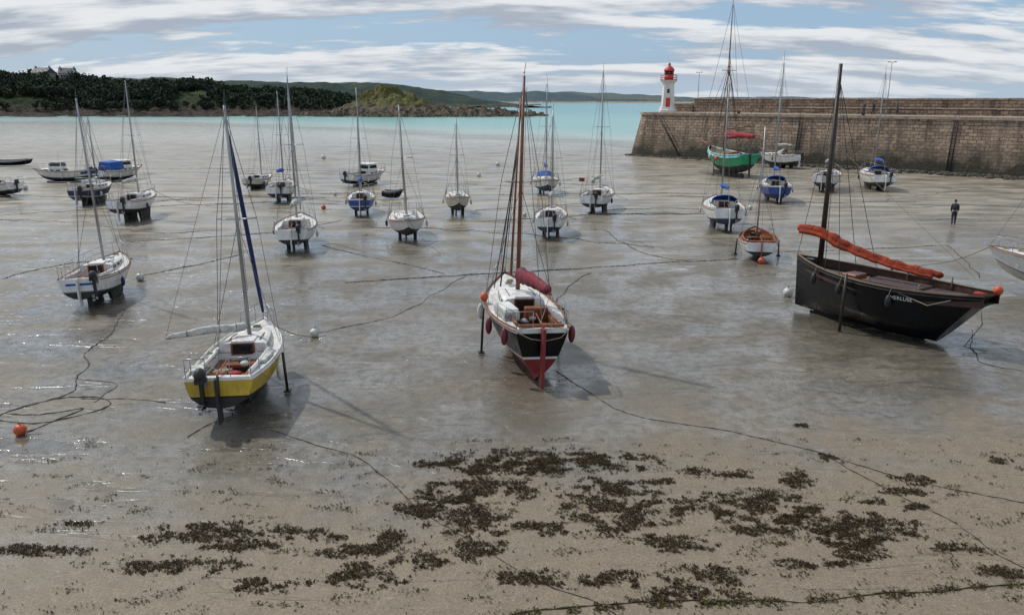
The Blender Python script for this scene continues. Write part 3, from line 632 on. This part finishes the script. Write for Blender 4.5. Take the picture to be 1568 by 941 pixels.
def ss(a,b,x): t=min(1,max(0,(x-a)/(b-a))); return t*t*(3-2*t)
hx=[-800,-400,-300,-270,-250,-210,-190,-170,-120,-105,-95,-80,-60]; hz=[20,19,17,16,11,13,13,11,9.5,7.5,4.5,1.5,0]
def hA(x,y):
    base=float(np.interp(x,hx,hz))*ss(430,505,y)*(1-ss(600,680,y))
    e=ss(378,424,y)*(1-ss(650,690,y))
    r=.7*e+mn.fractal(Vector((x*.07,y*.1,3)),.8,2,6)*2.3*e
    fade=1-ss(-75,-30,x)*.35; return base+r*fade-.55-3*ss(-12,2,x)
def hI(x,y):
    d=math.hypot((x+66)/36,(y-440)/30); k=13.0*max(0,1-d**1.3) if d<1 else 0
    k=k*(1+.5*mn.fractal(Vector((x*.09,y*.09,1)),.8,2,5))
    r=3.9*max(0,1-math.hypot((x+46)/66,(y-430)/34)**2)
    return max(k,r+ (mn.fractal(Vector((x*.12,y*.16,9)),.7,2,6)*2.8 if r>0 else 0))-.3
la=landmat('headland_ground',(.085,.068,.054),(.040,.056,.024),(.026,.038,.018),(.060,.085,.034),4.2)
terrain('headland',np.linspace(-800,4,330),np.linspace(368,690,110),hA,la,False)
li=landmat('islet_ground',(.19,.155,.115),(.21,.18,.075),(.10,.105,.04),(.19,.18,.07),4.8)
terrain('rocky_islet',np.linspace(-116,20,190),np.linspace(392,474,90),hI,li,False)
lb=landmat('hazed_far_hill_ground',(.10,.11,.09),(.050,.078,.056),(.034,.052,.046),(.12,.15,.085),2,.006)  # air haze mixed into these ground colours as a bluish tint
def hB(x,y):
    p=float(np.interp(x,[-1500,-600,-350,-250,-170,-120,-60,0,30],[40,34,29,26,26,22,12,3,-1])); return p*ss(800,900,y)*(1-ss(1000,1150,y))+mn.fractal(Vector((x*.02,y*.02,0)),.8,2,4)*3-.5
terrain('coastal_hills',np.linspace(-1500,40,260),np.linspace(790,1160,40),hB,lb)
lc=landmat('hazed_distant_coast_ground',(.42,.38,.30),(.085,.125,.13),(.065,.098,.118),(.13,.16,.14),1.2,.003)  # blue of the distance haze painted into grass, scrub and field colours
def hC(x,y):
    p=float(np.interp(x,[-2500,-700,-400,-120,0,60,180,260,380,520,800,1000,1200],[50,32,25,27,22,24,22,20,12,9,8,5,-1])); return (p+mn.fractal(Vector((x*.012,7,0)),.8,2,5)*5)*ss(1700,2000,y)+1.5*ss(1500,1600,y)+mn.noise(Vector((x*.02,y*.02,5)))*1.2-.8
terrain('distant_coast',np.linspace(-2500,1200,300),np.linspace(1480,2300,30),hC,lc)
lm,nt,bs=newmat('hazed_dark_tree_foliage'); P=N(nt,'ShaderNodeNewGeometry').outputs['Position']  # dark leaf colours with a blue-green haze tint painted in
nt.links.new(MX(nt,MR(nt,NO(nt,P,.12,4,.7),.35,.65),(.018,.028,.022),(.046,.062,.034)),bs.inputs['Base Color']); bs.inputs['Roughness'].default_value=.9; bs.inputs['Specular IOR Level'].default_value=.1
mb=MB()
def tree(x,y,z,h,r,nq):
    mb.path([(x,y,z-.5),(x+random.uniform(-.4,.4),y,z+h*.35),(x+random.uniform(-.6,.6),y,z+h*.75)],[.35,.25,.08],M['darkwood'],5)
    for q in range(3):
        a=random.uniform(0,6.28); mb.path([(x,y,z+h*.35),(x+r*.6*math.cos(a),y+r*.6*math.sin(a),z+h*.65)],[.15,.05],M['darkwood'],4)
    vs=[];fs=[]
    lob=[(random.uniform(-.5,.5)*r,random.uniform(-.5,.5)*r,h*random.uniform(.35,.85),random.uniform(.35,.6)*r) for _ in range(6)]
    for q in range(nq):
        l=random.choice(lob); d=Vector((random.gauss(0,1),random.gauss(0,1),random.gauss(0,1))).normalized()*l[3]*random.uniform(.6,1.1)
        c=Vector((x+l[0],y+l[1],z+l[2]))+Vector((d.x,d.y,d.z*.8)); s=random.uniform(.4,.95)
        u=Vector((random.uniform(-1,1),random.uniform(-1,1),random.uniform(-1,1))).normalized()*s; v=u.orthogonal().normalized()*s*.8
        o=len(vs); vs+=[c-u,c+v,c+u*1.1,c-v]; fs.append((o,o+1,o+2,o+3))
    mb.add(vs,fs,lm)
n=0
while n<1600:
    x=random.uniform(-440,-86); y=random.uniform(432,535)
    if (-295<x<-262 and 448<y<470) or (-196<x<-180 and y<500 and y>462): continue
    k=1.0 if x<-190 else .58
    z=hA(x,y)
    if z<2.6: continue
    if y<462: k*=.65
    tree(x,y,z,random.uniform(5,9)*k,random.uniform(3.2,5)*k,80 if k>.7 else 60); n+=1
mb.build('distant_trees')
for x,y,w,d,h,rz in ((-292,512,11,8,6.5,.2),(-279,516,9,7,6.5,-.3)):
    mb=MB()
    mb.box((0,0,h/2),(w,d,h),'house',bev=.02)
    mb.add([(-w/2-.3,-d/2-.4,h-.05),(w/2+.3,-d/2-.4,h-.05),(w/2+.3,0,h+3.2),(-w/2-.3,0,h+3.2),(-w/2-.3,d/2+.4,h-.05),(w/2+.3,d/2+.4,h-.05)],[(0,1,2,3),(3,2,5,4),(0,3,4),(1,5,2)],'slate')
    for k in (-.3,0,.3):
        mb.box((w*k,-d/2-.02,h*.72),(1,.06,1.2),'glass'); mb.box((w*k,-d/2-.02,h*.28),(1.1,.06,1.6),'glass')
    for sd in (-1,1): mb.box((sd*w*.44,0,h+3.1),(1,.8,1.8),'house')
    mb.build('white_house',(x,y,hA(x,y)+1.5),math.degrees(rz))

# ---------------------------------------------------------------- stone jetty
m,nt,bs=newmat('jetty_granite'); tc=N(nt,'ShaderNodeTexCoord').outputs['Object']; sp=N(nt,'ShaderNodeSeparateXYZ',{0:tc})
uv=N(nt,'ShaderNodeCombineXYZ',{0:MA(nt,'ADD',sp.outputs[0],MA(nt,'MULTIPLY',sp.outputs[1],.7)),1:sp.outputs[2]}).outputs[0]
nw=N(nt,'ShaderNodeTexNoise',{'Vector':uv,'Scale':1.2,'Detail':3}).outputs['Color']
uvw=N(nt,'ShaderNodeVectorMath',{0:uv,1:N(nt,'ShaderNodeVectorMath',{0:nw,1:(.22,.18,0)},operation='MULTIPLY').outputs[0]},operation='ADD').outputs[0]
br=N(nt,'ShaderNodeTexBrick',{'Vector':uvw,'Color1':(.48,.335,.23,1),'Color2':(.20,.145,.105,1),'Mortar':(.05,.04,.03,1),'Scale':1,'Mortar Size':.035,'Mortar Smooth':.3,'Bias':-.1,'Brick Width':.95,'Row Height':.42})
z=sp.outputs[2]; n1=NO(nt,tc,.35,5,.6); n2=NO(nt,tc,3,6,.7)
col=MX(nt,MR(nt,n1,.35,.65,0,.45),br.outputs['Color'],(.46,.345,.25)); col=MX(nt,MR(nt,n2,.48,.68,0,.7),col,(.10,.075,.058))
zz=MA(nt,'ADD',z,MA(nt,'MULTIPLY',MA(nt,'SUBTRACT',n1,.5),5)); col=MX(nt,MR(nt,zz,4.0,2.2,0,.6),col,(.105,.088,.058)); col=MX(nt,MR(nt,zz,2.0,1.0,0,.88),col,(.028,.028,.016))
stn=N(nt,'ShaderNodeMapping',{'Vector':tc,'Scale':(.9,.9,.10)}).outputs[0]; col=MX(nt,MR(nt,NO(nt,stn,1,6,.65),.50,.66,0,.65),col,(.085,.066,.050))
nt.links.new(col,bs.inputs['Base Color']); bs.inputs['Roughness'].default_value=.85
hh=MA(nt,'ADD',MA(nt,'MULTIPLY',br.outputs['Fac'],-.6),MA(nt,'MULTIPLY',n2,.9)); bn=N(nt,'ShaderNodeBump',{'Height':hh,'Distance':.16,'Strength':1.0}); nt.links.new(bn.outputs[0],bs.inputs['Normal'])
gran=m
cop=mat('granite_coping',(.36,.285,.22),.8,.4,1.5,bump=.02,bscale=6,dirt=(.12,.09,.065),damt=.75)
def plan(ins,x1=150,w=12.0,r=3.0):
    pts=[(x1,ins)]; 
    for k in range(9): a=-math.pi/2-k*math.pi/16; pts.append((r+(r-ins)*math.cos(a)-1.6+max(0,ins)*1.5,r+(r-ins)*math.sin(a)))
    for k in range(9): a=math.pi-k*math.pi/16; pts.append((r+(r-ins)*math.cos(a)-1.6+max(0,ins)*1.5,w-r+(r-ins)*math.sin(a)))
    pts.append((x1,w-ins)); return pts
mb=MB(); lv=[(-.3,-.1),(1.5,.12),(3,.28),(4.5,.44),(6.45,.65)]
rings=[[(x,y,z) for x,y in plan(i)] for z,i in lv]; n=len(rings[0])
vs=[p for r in rings for p in r]; mb.add(vs,[(j*n+i,(j+1)*n+i,(j+1)*n+i+1,j*n+i+1) for j in range(len(rings)-1) for i in range(n-1)],gran)
a=[(x,y,6.45) for x,y in plan(.5)];c=[(x,y,6.82) for x,y in plan(.52)];e=[(x,y,6.82) for x,y in plan(1.2)]
mb.add(a+c+e,[(i,n+i,n+i+1,i+1) for i in range(n-1)]+[(n+i,2*n+i,2*n+i+1,n+i+1) for i in range(n-1)],cop)
mb.add([(x,y,6.80) for x,y in plan(1.1)],[tuple(range(n))],cop)
# the parapet uses its own cleaner stone, so the tide staining stays on the face below
def wallrun(x0,x1,y0,y1,z0,z1,m,nseg=1):
    for k in range(nseg):
        a=lerp(x0,x1,k/nseg); c=lerp(x0,x1,(k+1)/nseg)-.03
        mb.box(((a+c)/2,(y0+y1)/2,(z0+z1)/2+random.uniform(-.02,.02)),(c-a,y1-y0,z1-z0),m,bev=.04)
wallrun(5.2,150,9.6,11.2,6.7,8.75,gran,1); wallrun(5.1,150,9.45,11.35,8.77,9.02,cop,70); wallrun(22,150,8.2,9.58,6.7,7.55,gran,1); wallrun(22,150,8.1,9.57,7.57,7.72,cop,60)
wallrun(.6,5.1,9.3,10.4,6.7,8.0,gran,1); wallrun(.5,5.0,9.2,10.5,8.02,8.2,cop,4)
def onface(s,z,o=.06): return (s,.05+.1*z-o,z)
mb.path([onface(4.0,6.7),onface(9.1,.2)],.16,'dark',6); mb.path([onface(4.7,6.7,.02),onface(9.7,.2,.02)],.09,'dark',6)  # dark diagonal bars standing in for the shadow along a sloping joint
for s in (27.8,47.4,70,95):
    for dx in (-.22,.22): mb.path([onface(s+dx,.3,.12),onface(s+dx,6.9,.12)],.07,'dark',6)
    for k in range(20): z=.4+k*.32; mb.path([onface(s-.22,z,.12),onface(s+.22,z,.12)],.025,'dark',5)
for s in (18,36,58,82): mb.box((s,1.0,7.0),(.35,.35,.4),'dark'); 
jl=(19.7,131.3,0); jh=43.8
jet=mb.build('stone_jetty',jl,jh)
Jm=Matrix.Translation(jl)@Matrix.Rotation(-R(jh),4,'Z')
mb=MB(); rk=mat('weedy_rock',(.06,.05,.038),.85,.5,2,bump=.05,bscale=5,dirt=(.025,.028,.012),damt=.8)
for i in range(1500):
    s=random.uniform(-1,115); o=abs(random.gauss(0,1.4 if s>25 else .7))+.1; r=random.uniform(.10,.46)*(1 if s>25 else .7); p=Jm@Vector((s,-o,r*.2)); mb.ell(p,(r*random.uniform(.8,1.5),r,r*.55),rk,7,5,random.uniform(0,3),.18)
mb.build('seaweed_covered_rocks')
wl=mat('lighthouse_white',(.72,.71,.68),.6,.12,.6,dirt=(.4,.36,.3),damt=.35); rl=mat('lighthouse_red',(.50,.055,.035),.5,.2,1)
mb=MB(); mb.lathe([(1.5,0),(1.5,.35),(1.32,.4),(1.27,.8)],wl,8,smooth=False)
mb.lathe([(1.10,.8),(.92,4.3),(.92,4.5),(1.2,4.75),(1.35,4.9),(1.35,5.02)],wl,8,smooth=False)
mb.lathe([(1.38,5.021),(1.38,5.12)],rl,16); 
for k in range(12): a=k*math.pi/6; mb.tube((1.3*math.cos(a),1.3*math.sin(a),5.1),(1.3*math.cos(a),1.3*math.sin(a),5.8),.03,rl,n=5)
for z in (5.4,5.8): mb.path([(1.3*math.cos(k*math.pi/12),1.3*math.sin(k*math.pi/12),z) for k in range(25)],.035,rl,5)
mb.lathe([(.72,5.12),(.72,5.8)],rl,12); mb.lathe([(.68,5.8),(.68,6.45)],'glass',12)
for k in range(8): a=k*math.pi/4; mb.tube((.71*math.cos(a),.71*math.sin(a),5.8),(.71*math.cos(a),.71*math.sin(a),6.45),.05,rl,n=5)
mb.lathe([(.88,6.43),(.86,6.55),(.72,6.85),(.46,7.1),(.2,7.25),(.18,7.4),(.25,7.5),(.18,7.62),(.04,7.7)],rl,16); mb.tube((0,0,7.6),(0,0,8.2),.02,'steel')
mb.box((0,-1.03,1.5),(.7,.2,1.5),rl); mb.box((0,-.99,3.3),(.4,.1,.6),'glass')
p=Jm@Vector((2.7,5.6,6.82)); mb.build('lighthouse',p,10)
def lamp(s,yy,h,zb=6.82):
    mb=MB(); mb.lathe([(.14,0),(.14,.5),(.07,.6)],'grey',10); mb.tube((0,0,.5),(0,0,h),.055,'grey',.04)
    for sd in (-1,1): mb.path([(0,0,h-.1),(sd*.2,0,h+.05),(sd*.4,0,h+.05)],.03,'grey',6); mb.ell((sd*.42,0,h+.02),(.22,.12,.07),'grey',10,6)
    mb.build('street_lamp',Jm@Vector((s,yy,zb)),jh)
lamp(6.6,8.4,6.2); lamp(36.6,7.6,6.9)

# ---------------------------------------------------------------- people
skin=mat('skin',(.42,.24,.16),.6,.1,5); hair=mat('dark_hair',(.03,.02,.015),.8,.2,10)
def person(loc,face,top=(.02,.025,.04),leg=(.03,.035,.05),stride=.28,lean=.15,h=1.72):
    k=h/1.75; e=bpy.data.objects.new('person',None); sc.collection.objects.link(e); e.location=loc; e.rotation_euler=(0,0,-R(face)); 
    jm=mat('jacket_cloth',top,.85,.3,6); lmn=mat('trouser_cloth',leg,.85,.3,6)
    def sk(nm,V,E,Rr,m,sub=2):
        me=bpy.data.meshes.new(nm); me.from_pydata([tuple(c*k for c in v) for v in V],E,[]); me.materials.append(m)
        o=bpy.data.objects.new(nm,me); sc.collection.objects.link(o); o.parent=e
        bpy.context.view_layer.objects.active=o; md=o.modifiers.new('skin','SKIN'); md.use_smooth_shade=True
        if me.skin_vertices:
            for i,r in enumerate(Rr): 
                q=me.skin_vertices[0].data[i]; q.radius=(r*k,r*k); q.use_root=(i==0)
        s=o.modifiers.new('sub','SUBSURF'); s.levels=sub; s.render_levels=sub
    l=lean
    sk('trousers',[(0,0,.95),(.09,0,.92),(.10,.5*stride+.03,.50),(.10,.5*stride-.05,.08),(.11,.5*stride+.12,.04),(-.09,0,.92),(-.10,-.2*stride+.04,.50),(-.10,-.9*stride,.12),(-.11,-.9*stride+.14,.05),(0,l*.1,1.02)],
       [(0,1),(1,2),(2,3),(3,4),(0,5),(5,6),(6,7),(7,8),(0,9)],[.15,.115,.085,.06,.05,.115,.085,.06,.05,.15],lmn)
    sk('jacket',[(0,l*.1,.98),(0,l*.5,1.22),(0,l*.85,1.38),(0,l,1.48),(.17,l*.85,1.38),(.22,l*.4,1.13),(.19,l*.4+.16,.93),(-.17,l*.85,1.38),(-.22,l*.6,1.13),(-.20,l*.6+.12,.92)],
       [(0,1),(1,2),(2,3),(2,4),(4,5),(5,6),(2,7),(7,8),(8,9)],[.19,.20,.18,.08,.10,.075,.055,.10,.075,.055],jm)
    for sd,yy in ((1,l*.4+.16),(-1,l*.6+.12)):
        V=[(sd*.195,yy,.92),(sd*.195,yy+.03,.85)];E=[(0,1)];Rr=[.025,.033]
        for f,(dx,ln) in enumerate(((-.03,.07),(-.01,.085),(.01,.08),(.03,.06))): V+=[(sd*.195,yy+.03+dx,.81),(sd*.185,yy+.04+dx,.81-ln)]; n=len(V); E+=[(1,n-2),(n-2,n-1)]; Rr+=[.010,.008]
        V+=[(sd*.17,yy+.07,.85),(sd*.16,yy+.08,.80)]; n=len(V); E+=[(1,n-2),(n-2,n-1)]; Rr+=[.011,.009]
        sk('hand',V,E,Rr,skin,1)
    hb=MB(); hy=l*1.15+.02; s=lambda *q: tuple(a*k for a in q)
    hb.tube(s(0,l,1.45),s(0,hy,1.56),.055*k,skin); hb.ell(s(0,hy+.01,1.63),s(.078,.098,.12),skin,14,12); hb.ell(s(0,hy-.015,1.66),s(.086,.10,.108),hair,12,9)
    hb.ell(s(0,hy+.108,1.62),s(.014,.02,.022),skin,8,6); hb.ell(s(0,hy+.098,1.575),s(.025,.01,.008),M['red'],8,6)
    for sd in (1,-1): hb.ell(s(sd*.08,hy,1.62),s(.012,.02,.03),skin,8,6); hb.ell(s(sd*.03,hy+.098,1.645),s(.012,.008,.008),'rubber',8,6)
    ho=hb.build('head'); ho.parent=e; ho.matrix_basis=Matrix()
    return e
person((32.6,57.9,0),25,stride=.26,lean=.22,h=1.8)
for s,yy,f,t in ((33.8,6.8,120,(.05,.06,.12)),(35.0,7.1,100,(.04,.02,.02)),(38.4,6.6,-60,(.12,.12,.13))):
    p=Jm@Vector((s,yy,6.82)); person(p,f,t)

# ---------------------------------------------------------------- seaweed
def wm(name,c1,c2):
    m,nt,bs=newmat(name); P=N(nt,'ShaderNodeNewGeometry').outputs['Position']
    nt.links.new(MX(nt,MR(nt,NO(nt,P,6,4,.7),.35,.65),c1,c2),bs.inputs['Base Color']); bs.inputs['Roughness'].default_value=.65; bs.inputs['Specular IOR Level'].default_value=.12; return m
w1=wm('brown_seaweed',(.013,.009,.004),(.050,.031,.013)); w2=wm('tan_seaweed',(.045,.032,.014),(.105,.075,.032)); w3=wm('green_algae',(.05,.065,.012),(.12,.14,.03))
CL=[(.8,18.5,1.9,.5),(-.3,18.2,.8,.4),(2.0,18.7,.9,.25),(-.95,15.8,.7,.6),(-1.6,16.6,.5,.4),(-2.1,16.1,.35,.3),(-.6,17.1,.9,.45),(2.35,16.1,.9,.75),(2.0,17.2,.6,.28),(4.5,16.3,.45,.36),(5.75,15.9,.75,.8),(7.3,15.3,1.1,.42),(6.6,16.0,.4,.3),(7.2,14.6,.5,.34),(5.1,17.9,.65,.22),(6.95,17.6,.3,.36),(8.3,18.8,.2,.2),(9.7,17.5,.36,.2),(9.1,14.5,.36,.18),(4.0,13.6,.45,.28),(3.35,14.7,.6,.25),(-.65,14.4,.45,.28),(-1.8,14.2,.32,.28),(-2.8,13.6,.55,.32),(-2.5,14.8,.28,.25),(-3.9,15,.36,.18),(-3.3,14.4,.45,.17),(-6.3,15.1,1.1,.3),(-6.7,13.9,.9,.22),(-9.6,15.5,.36,.13),(-9.9,14.4,.9,.16),(2.2,13.4,.7,.18),(6.0,13.9,.55,.13),(.45,13.4,.55,.2),(9.7,13.6,.36,.16),(12.5,18.6,.3,.14),(8.35,20.8,.2,.11),(8.1,16.5,.3,.15),(9.0,16.2,.3,.12),(3.4,17.4,.35,.2),(-4.6,13.2,.5,.17),(3.3,12.9,.8,.2),(-1.9,18.4,.4,.15),(9.3,16.9,.4,.13),(-5.6,14.6,.6,.16),(.6,15.3,.5,.2)]
mb=MB(); bufs={0:([],[]),1:([],[]),2:([],[])}
def frond(x,y,k,sz,flat=1):
    vs,fs=bufs[k]; a=random.uniform(0,6.28); n=3; o=len(vs); w=sz*random.uniform(.12,.38); px,py,pz=x,y,random.uniform(.004,.016)
    for i in range(n+1):
        nx,ny=math.cos(a+1.57),math.sin(a+1.57); ww=w*(1-.55*i/n); vs.append((px+nx*ww,py+ny*ww,pz+random.uniform(0,.014)*flat)); vs.append((px-nx*ww,py-ny*ww,pz+random.uniform(0,.014)*flat))
        px+=math.cos(a)*sz/n; py+=math.sin(a)*sz/n; a+=random.uniform(-.8,.8); pz=max(.004,pz+random.uniform(-.012,.016))
    for i in range(n): fs.append((o+2*i,o+2*i+1,o+2*i+3,o+2*i+2))
for cx,cy,rx,ry in CL:
    cnt=int(2500*rx*ry*3.14*1.6)+90
    for i in range(cnt):
        r=math.sqrt(random.random())*1.7; a=random.uniform(0,6.28); x=cx+rx*r*math.cos(a); y=cy+ry*r*math.sin(a)
        nv=mn.fractal(Vector((x*1.7,y*2.8,2)),.42,2.1,8)
        if nv>-.16+(r-.62)*.52+random.uniform(-.08,.14): frond(x,y,0 if random.random()<.88 else 1,random.uniform(.02,.08))
for i in range(110000):
    x=random.uniform(-13,14); y=random.uniform(11.5,20.0)
    nv=mn.fractal(Vector((x*1.1,y*2.4,8)),.45,2.1,7); th=.42+.05*abs(y-14.8)+(.03 if x<-7 else 0)
    if nv>th*random.uniform(.7,1.3): frond(x,y,0 if random.random()<.65 else 1,random.uniform(.015,.06))
for i in range(7000):
    x=random.uniform(-12,12); y=random.uniform(11.5,13.7); nv=mn.fractal(Vector((x*.9,y*2.2,20)),.7,2,4)
    if nv>.22+max(0,y-12.6)*.35: frond(x,y,2 if random.random()<.6 else 1,random.uniform(.015,.05))
for i in range(3000):
    t=random.random(); x=lerp(-.6,12,t); y=float(np.interp(x,[-.6,.43,2.6,5.65,7.6,9.8,12],[12.1,12.4,12.6,12.75,13.0,13.26,13.7]))+random.gauss(0,.07)
    if mn.noise(Vector((x*2,0,0)))>-.05: frond(x,y,random.choice((0,0,0,1,2)),random.uniform(.02,.07))
for k,m_ in ((0,w1),(1,w2),(2,w3)): mb.add(bufs[k][0],bufs[k][1],m_)
mb.build('seaweed')

# ---------------------------------------------------------------- world, sun, camera
S=Vector((-.80*math.cos(R(50)),.60*math.cos(R(50)),math.sin(R(50)))).normalized()
wd=bpy.data.worlds.new('World'); sc.world=wd; wd.use_nodes=True; nt=wd.node_tree; bg=nt.nodes['Background']
sky=N(nt,'ShaderNodeTexSky',sky_type='NISHITA',sun_disc=False,sun_elevation=R(50),sun_rotation=math.atan2(S.x,S.y)%(2*math.pi),air_density=1.2,dust_density=1.0,ozone_density=1.5)
tc=N(nt,'ShaderNodeTexCoord').outputs['Generated']; sp=N(nt,'ShaderNodeSeparateXYZ',{0:tc}); zc=MA(nt,'ADD',MA(nt,'MAXIMUM',sp.outputs[2],0),.20)
pv=N(nt,'ShaderNodeCombineXYZ',{0:MA(nt,'DIVIDE',sp.outputs[0],zc),1:MA(nt,'DIVIDE',sp.outputs[1],MA(nt,'MULTIPLY',zc,.42)),2:1.3}).outputs[0]
n1=NO(nt,pv,.85,9,.56,.15); n2=NO(nt,pv,2.3,8,.58,.1)
v=MA(nt,'ADD',n1,MA(nt,'MULTIPLY',MA(nt,'SUBTRACT',n2,.5),.42)); mask=MR(nt,v,.425,.515)
pv2=N(nt,'ShaderNodeVectorMath',{0:pv,1:(.10,-.30,0)},operation='ADD').outputs[0]; n1b=NO(nt,pv2,.85,9,.56,.15)
shade=MR(nt,MA(nt,'ADD',MA(nt,'SUBTRACT',n1,n1b),MA(nt,'MULTIPLY',MA(nt,'SUBTRACT',n2,.5),.6)),-.11,.13)
cl=MX(nt,shade,(4.0,4.5,5.3),(8.1,8.3,8.5))
skc=MX(nt,.75,sky.outputs[0],(3.1,4.8,7.0))
o=MX(nt,MA(nt,'MULTIPLY',mask,.95),skc,cl); hz=MR(nt,sp.outputs[2],.0,.045,.5,0); o=MX(nt,hz,o,(5.7,6.4,7.1))
nt.links.new(o,bg.inputs[0]); bg.inputs[1].default_value=.1
ld=bpy.data.lights.new('sun','SUN'); ld.energy=3.1; ld.angle=R(1.2); ld.color=(1,.95,.87)
lo=bpy.data.objects.new('sun',ld); sc.collection.objects.link(lo); lo.rotation_euler=(-S).to_track_quat('-Z','Y').to_euler()
cd=bpy.data.cameras.new('camera'); cd.sensor_width=36; cd.lens=27.71; cd.clip_end=60000; cd.clip_start=.1
co=bpy.data.objects.new('camera',cd); sc.collection.objects.link(co); co.location=(0,0,9); co.rotation_euler=(R(90-14.85),0,0); sc.camera=co
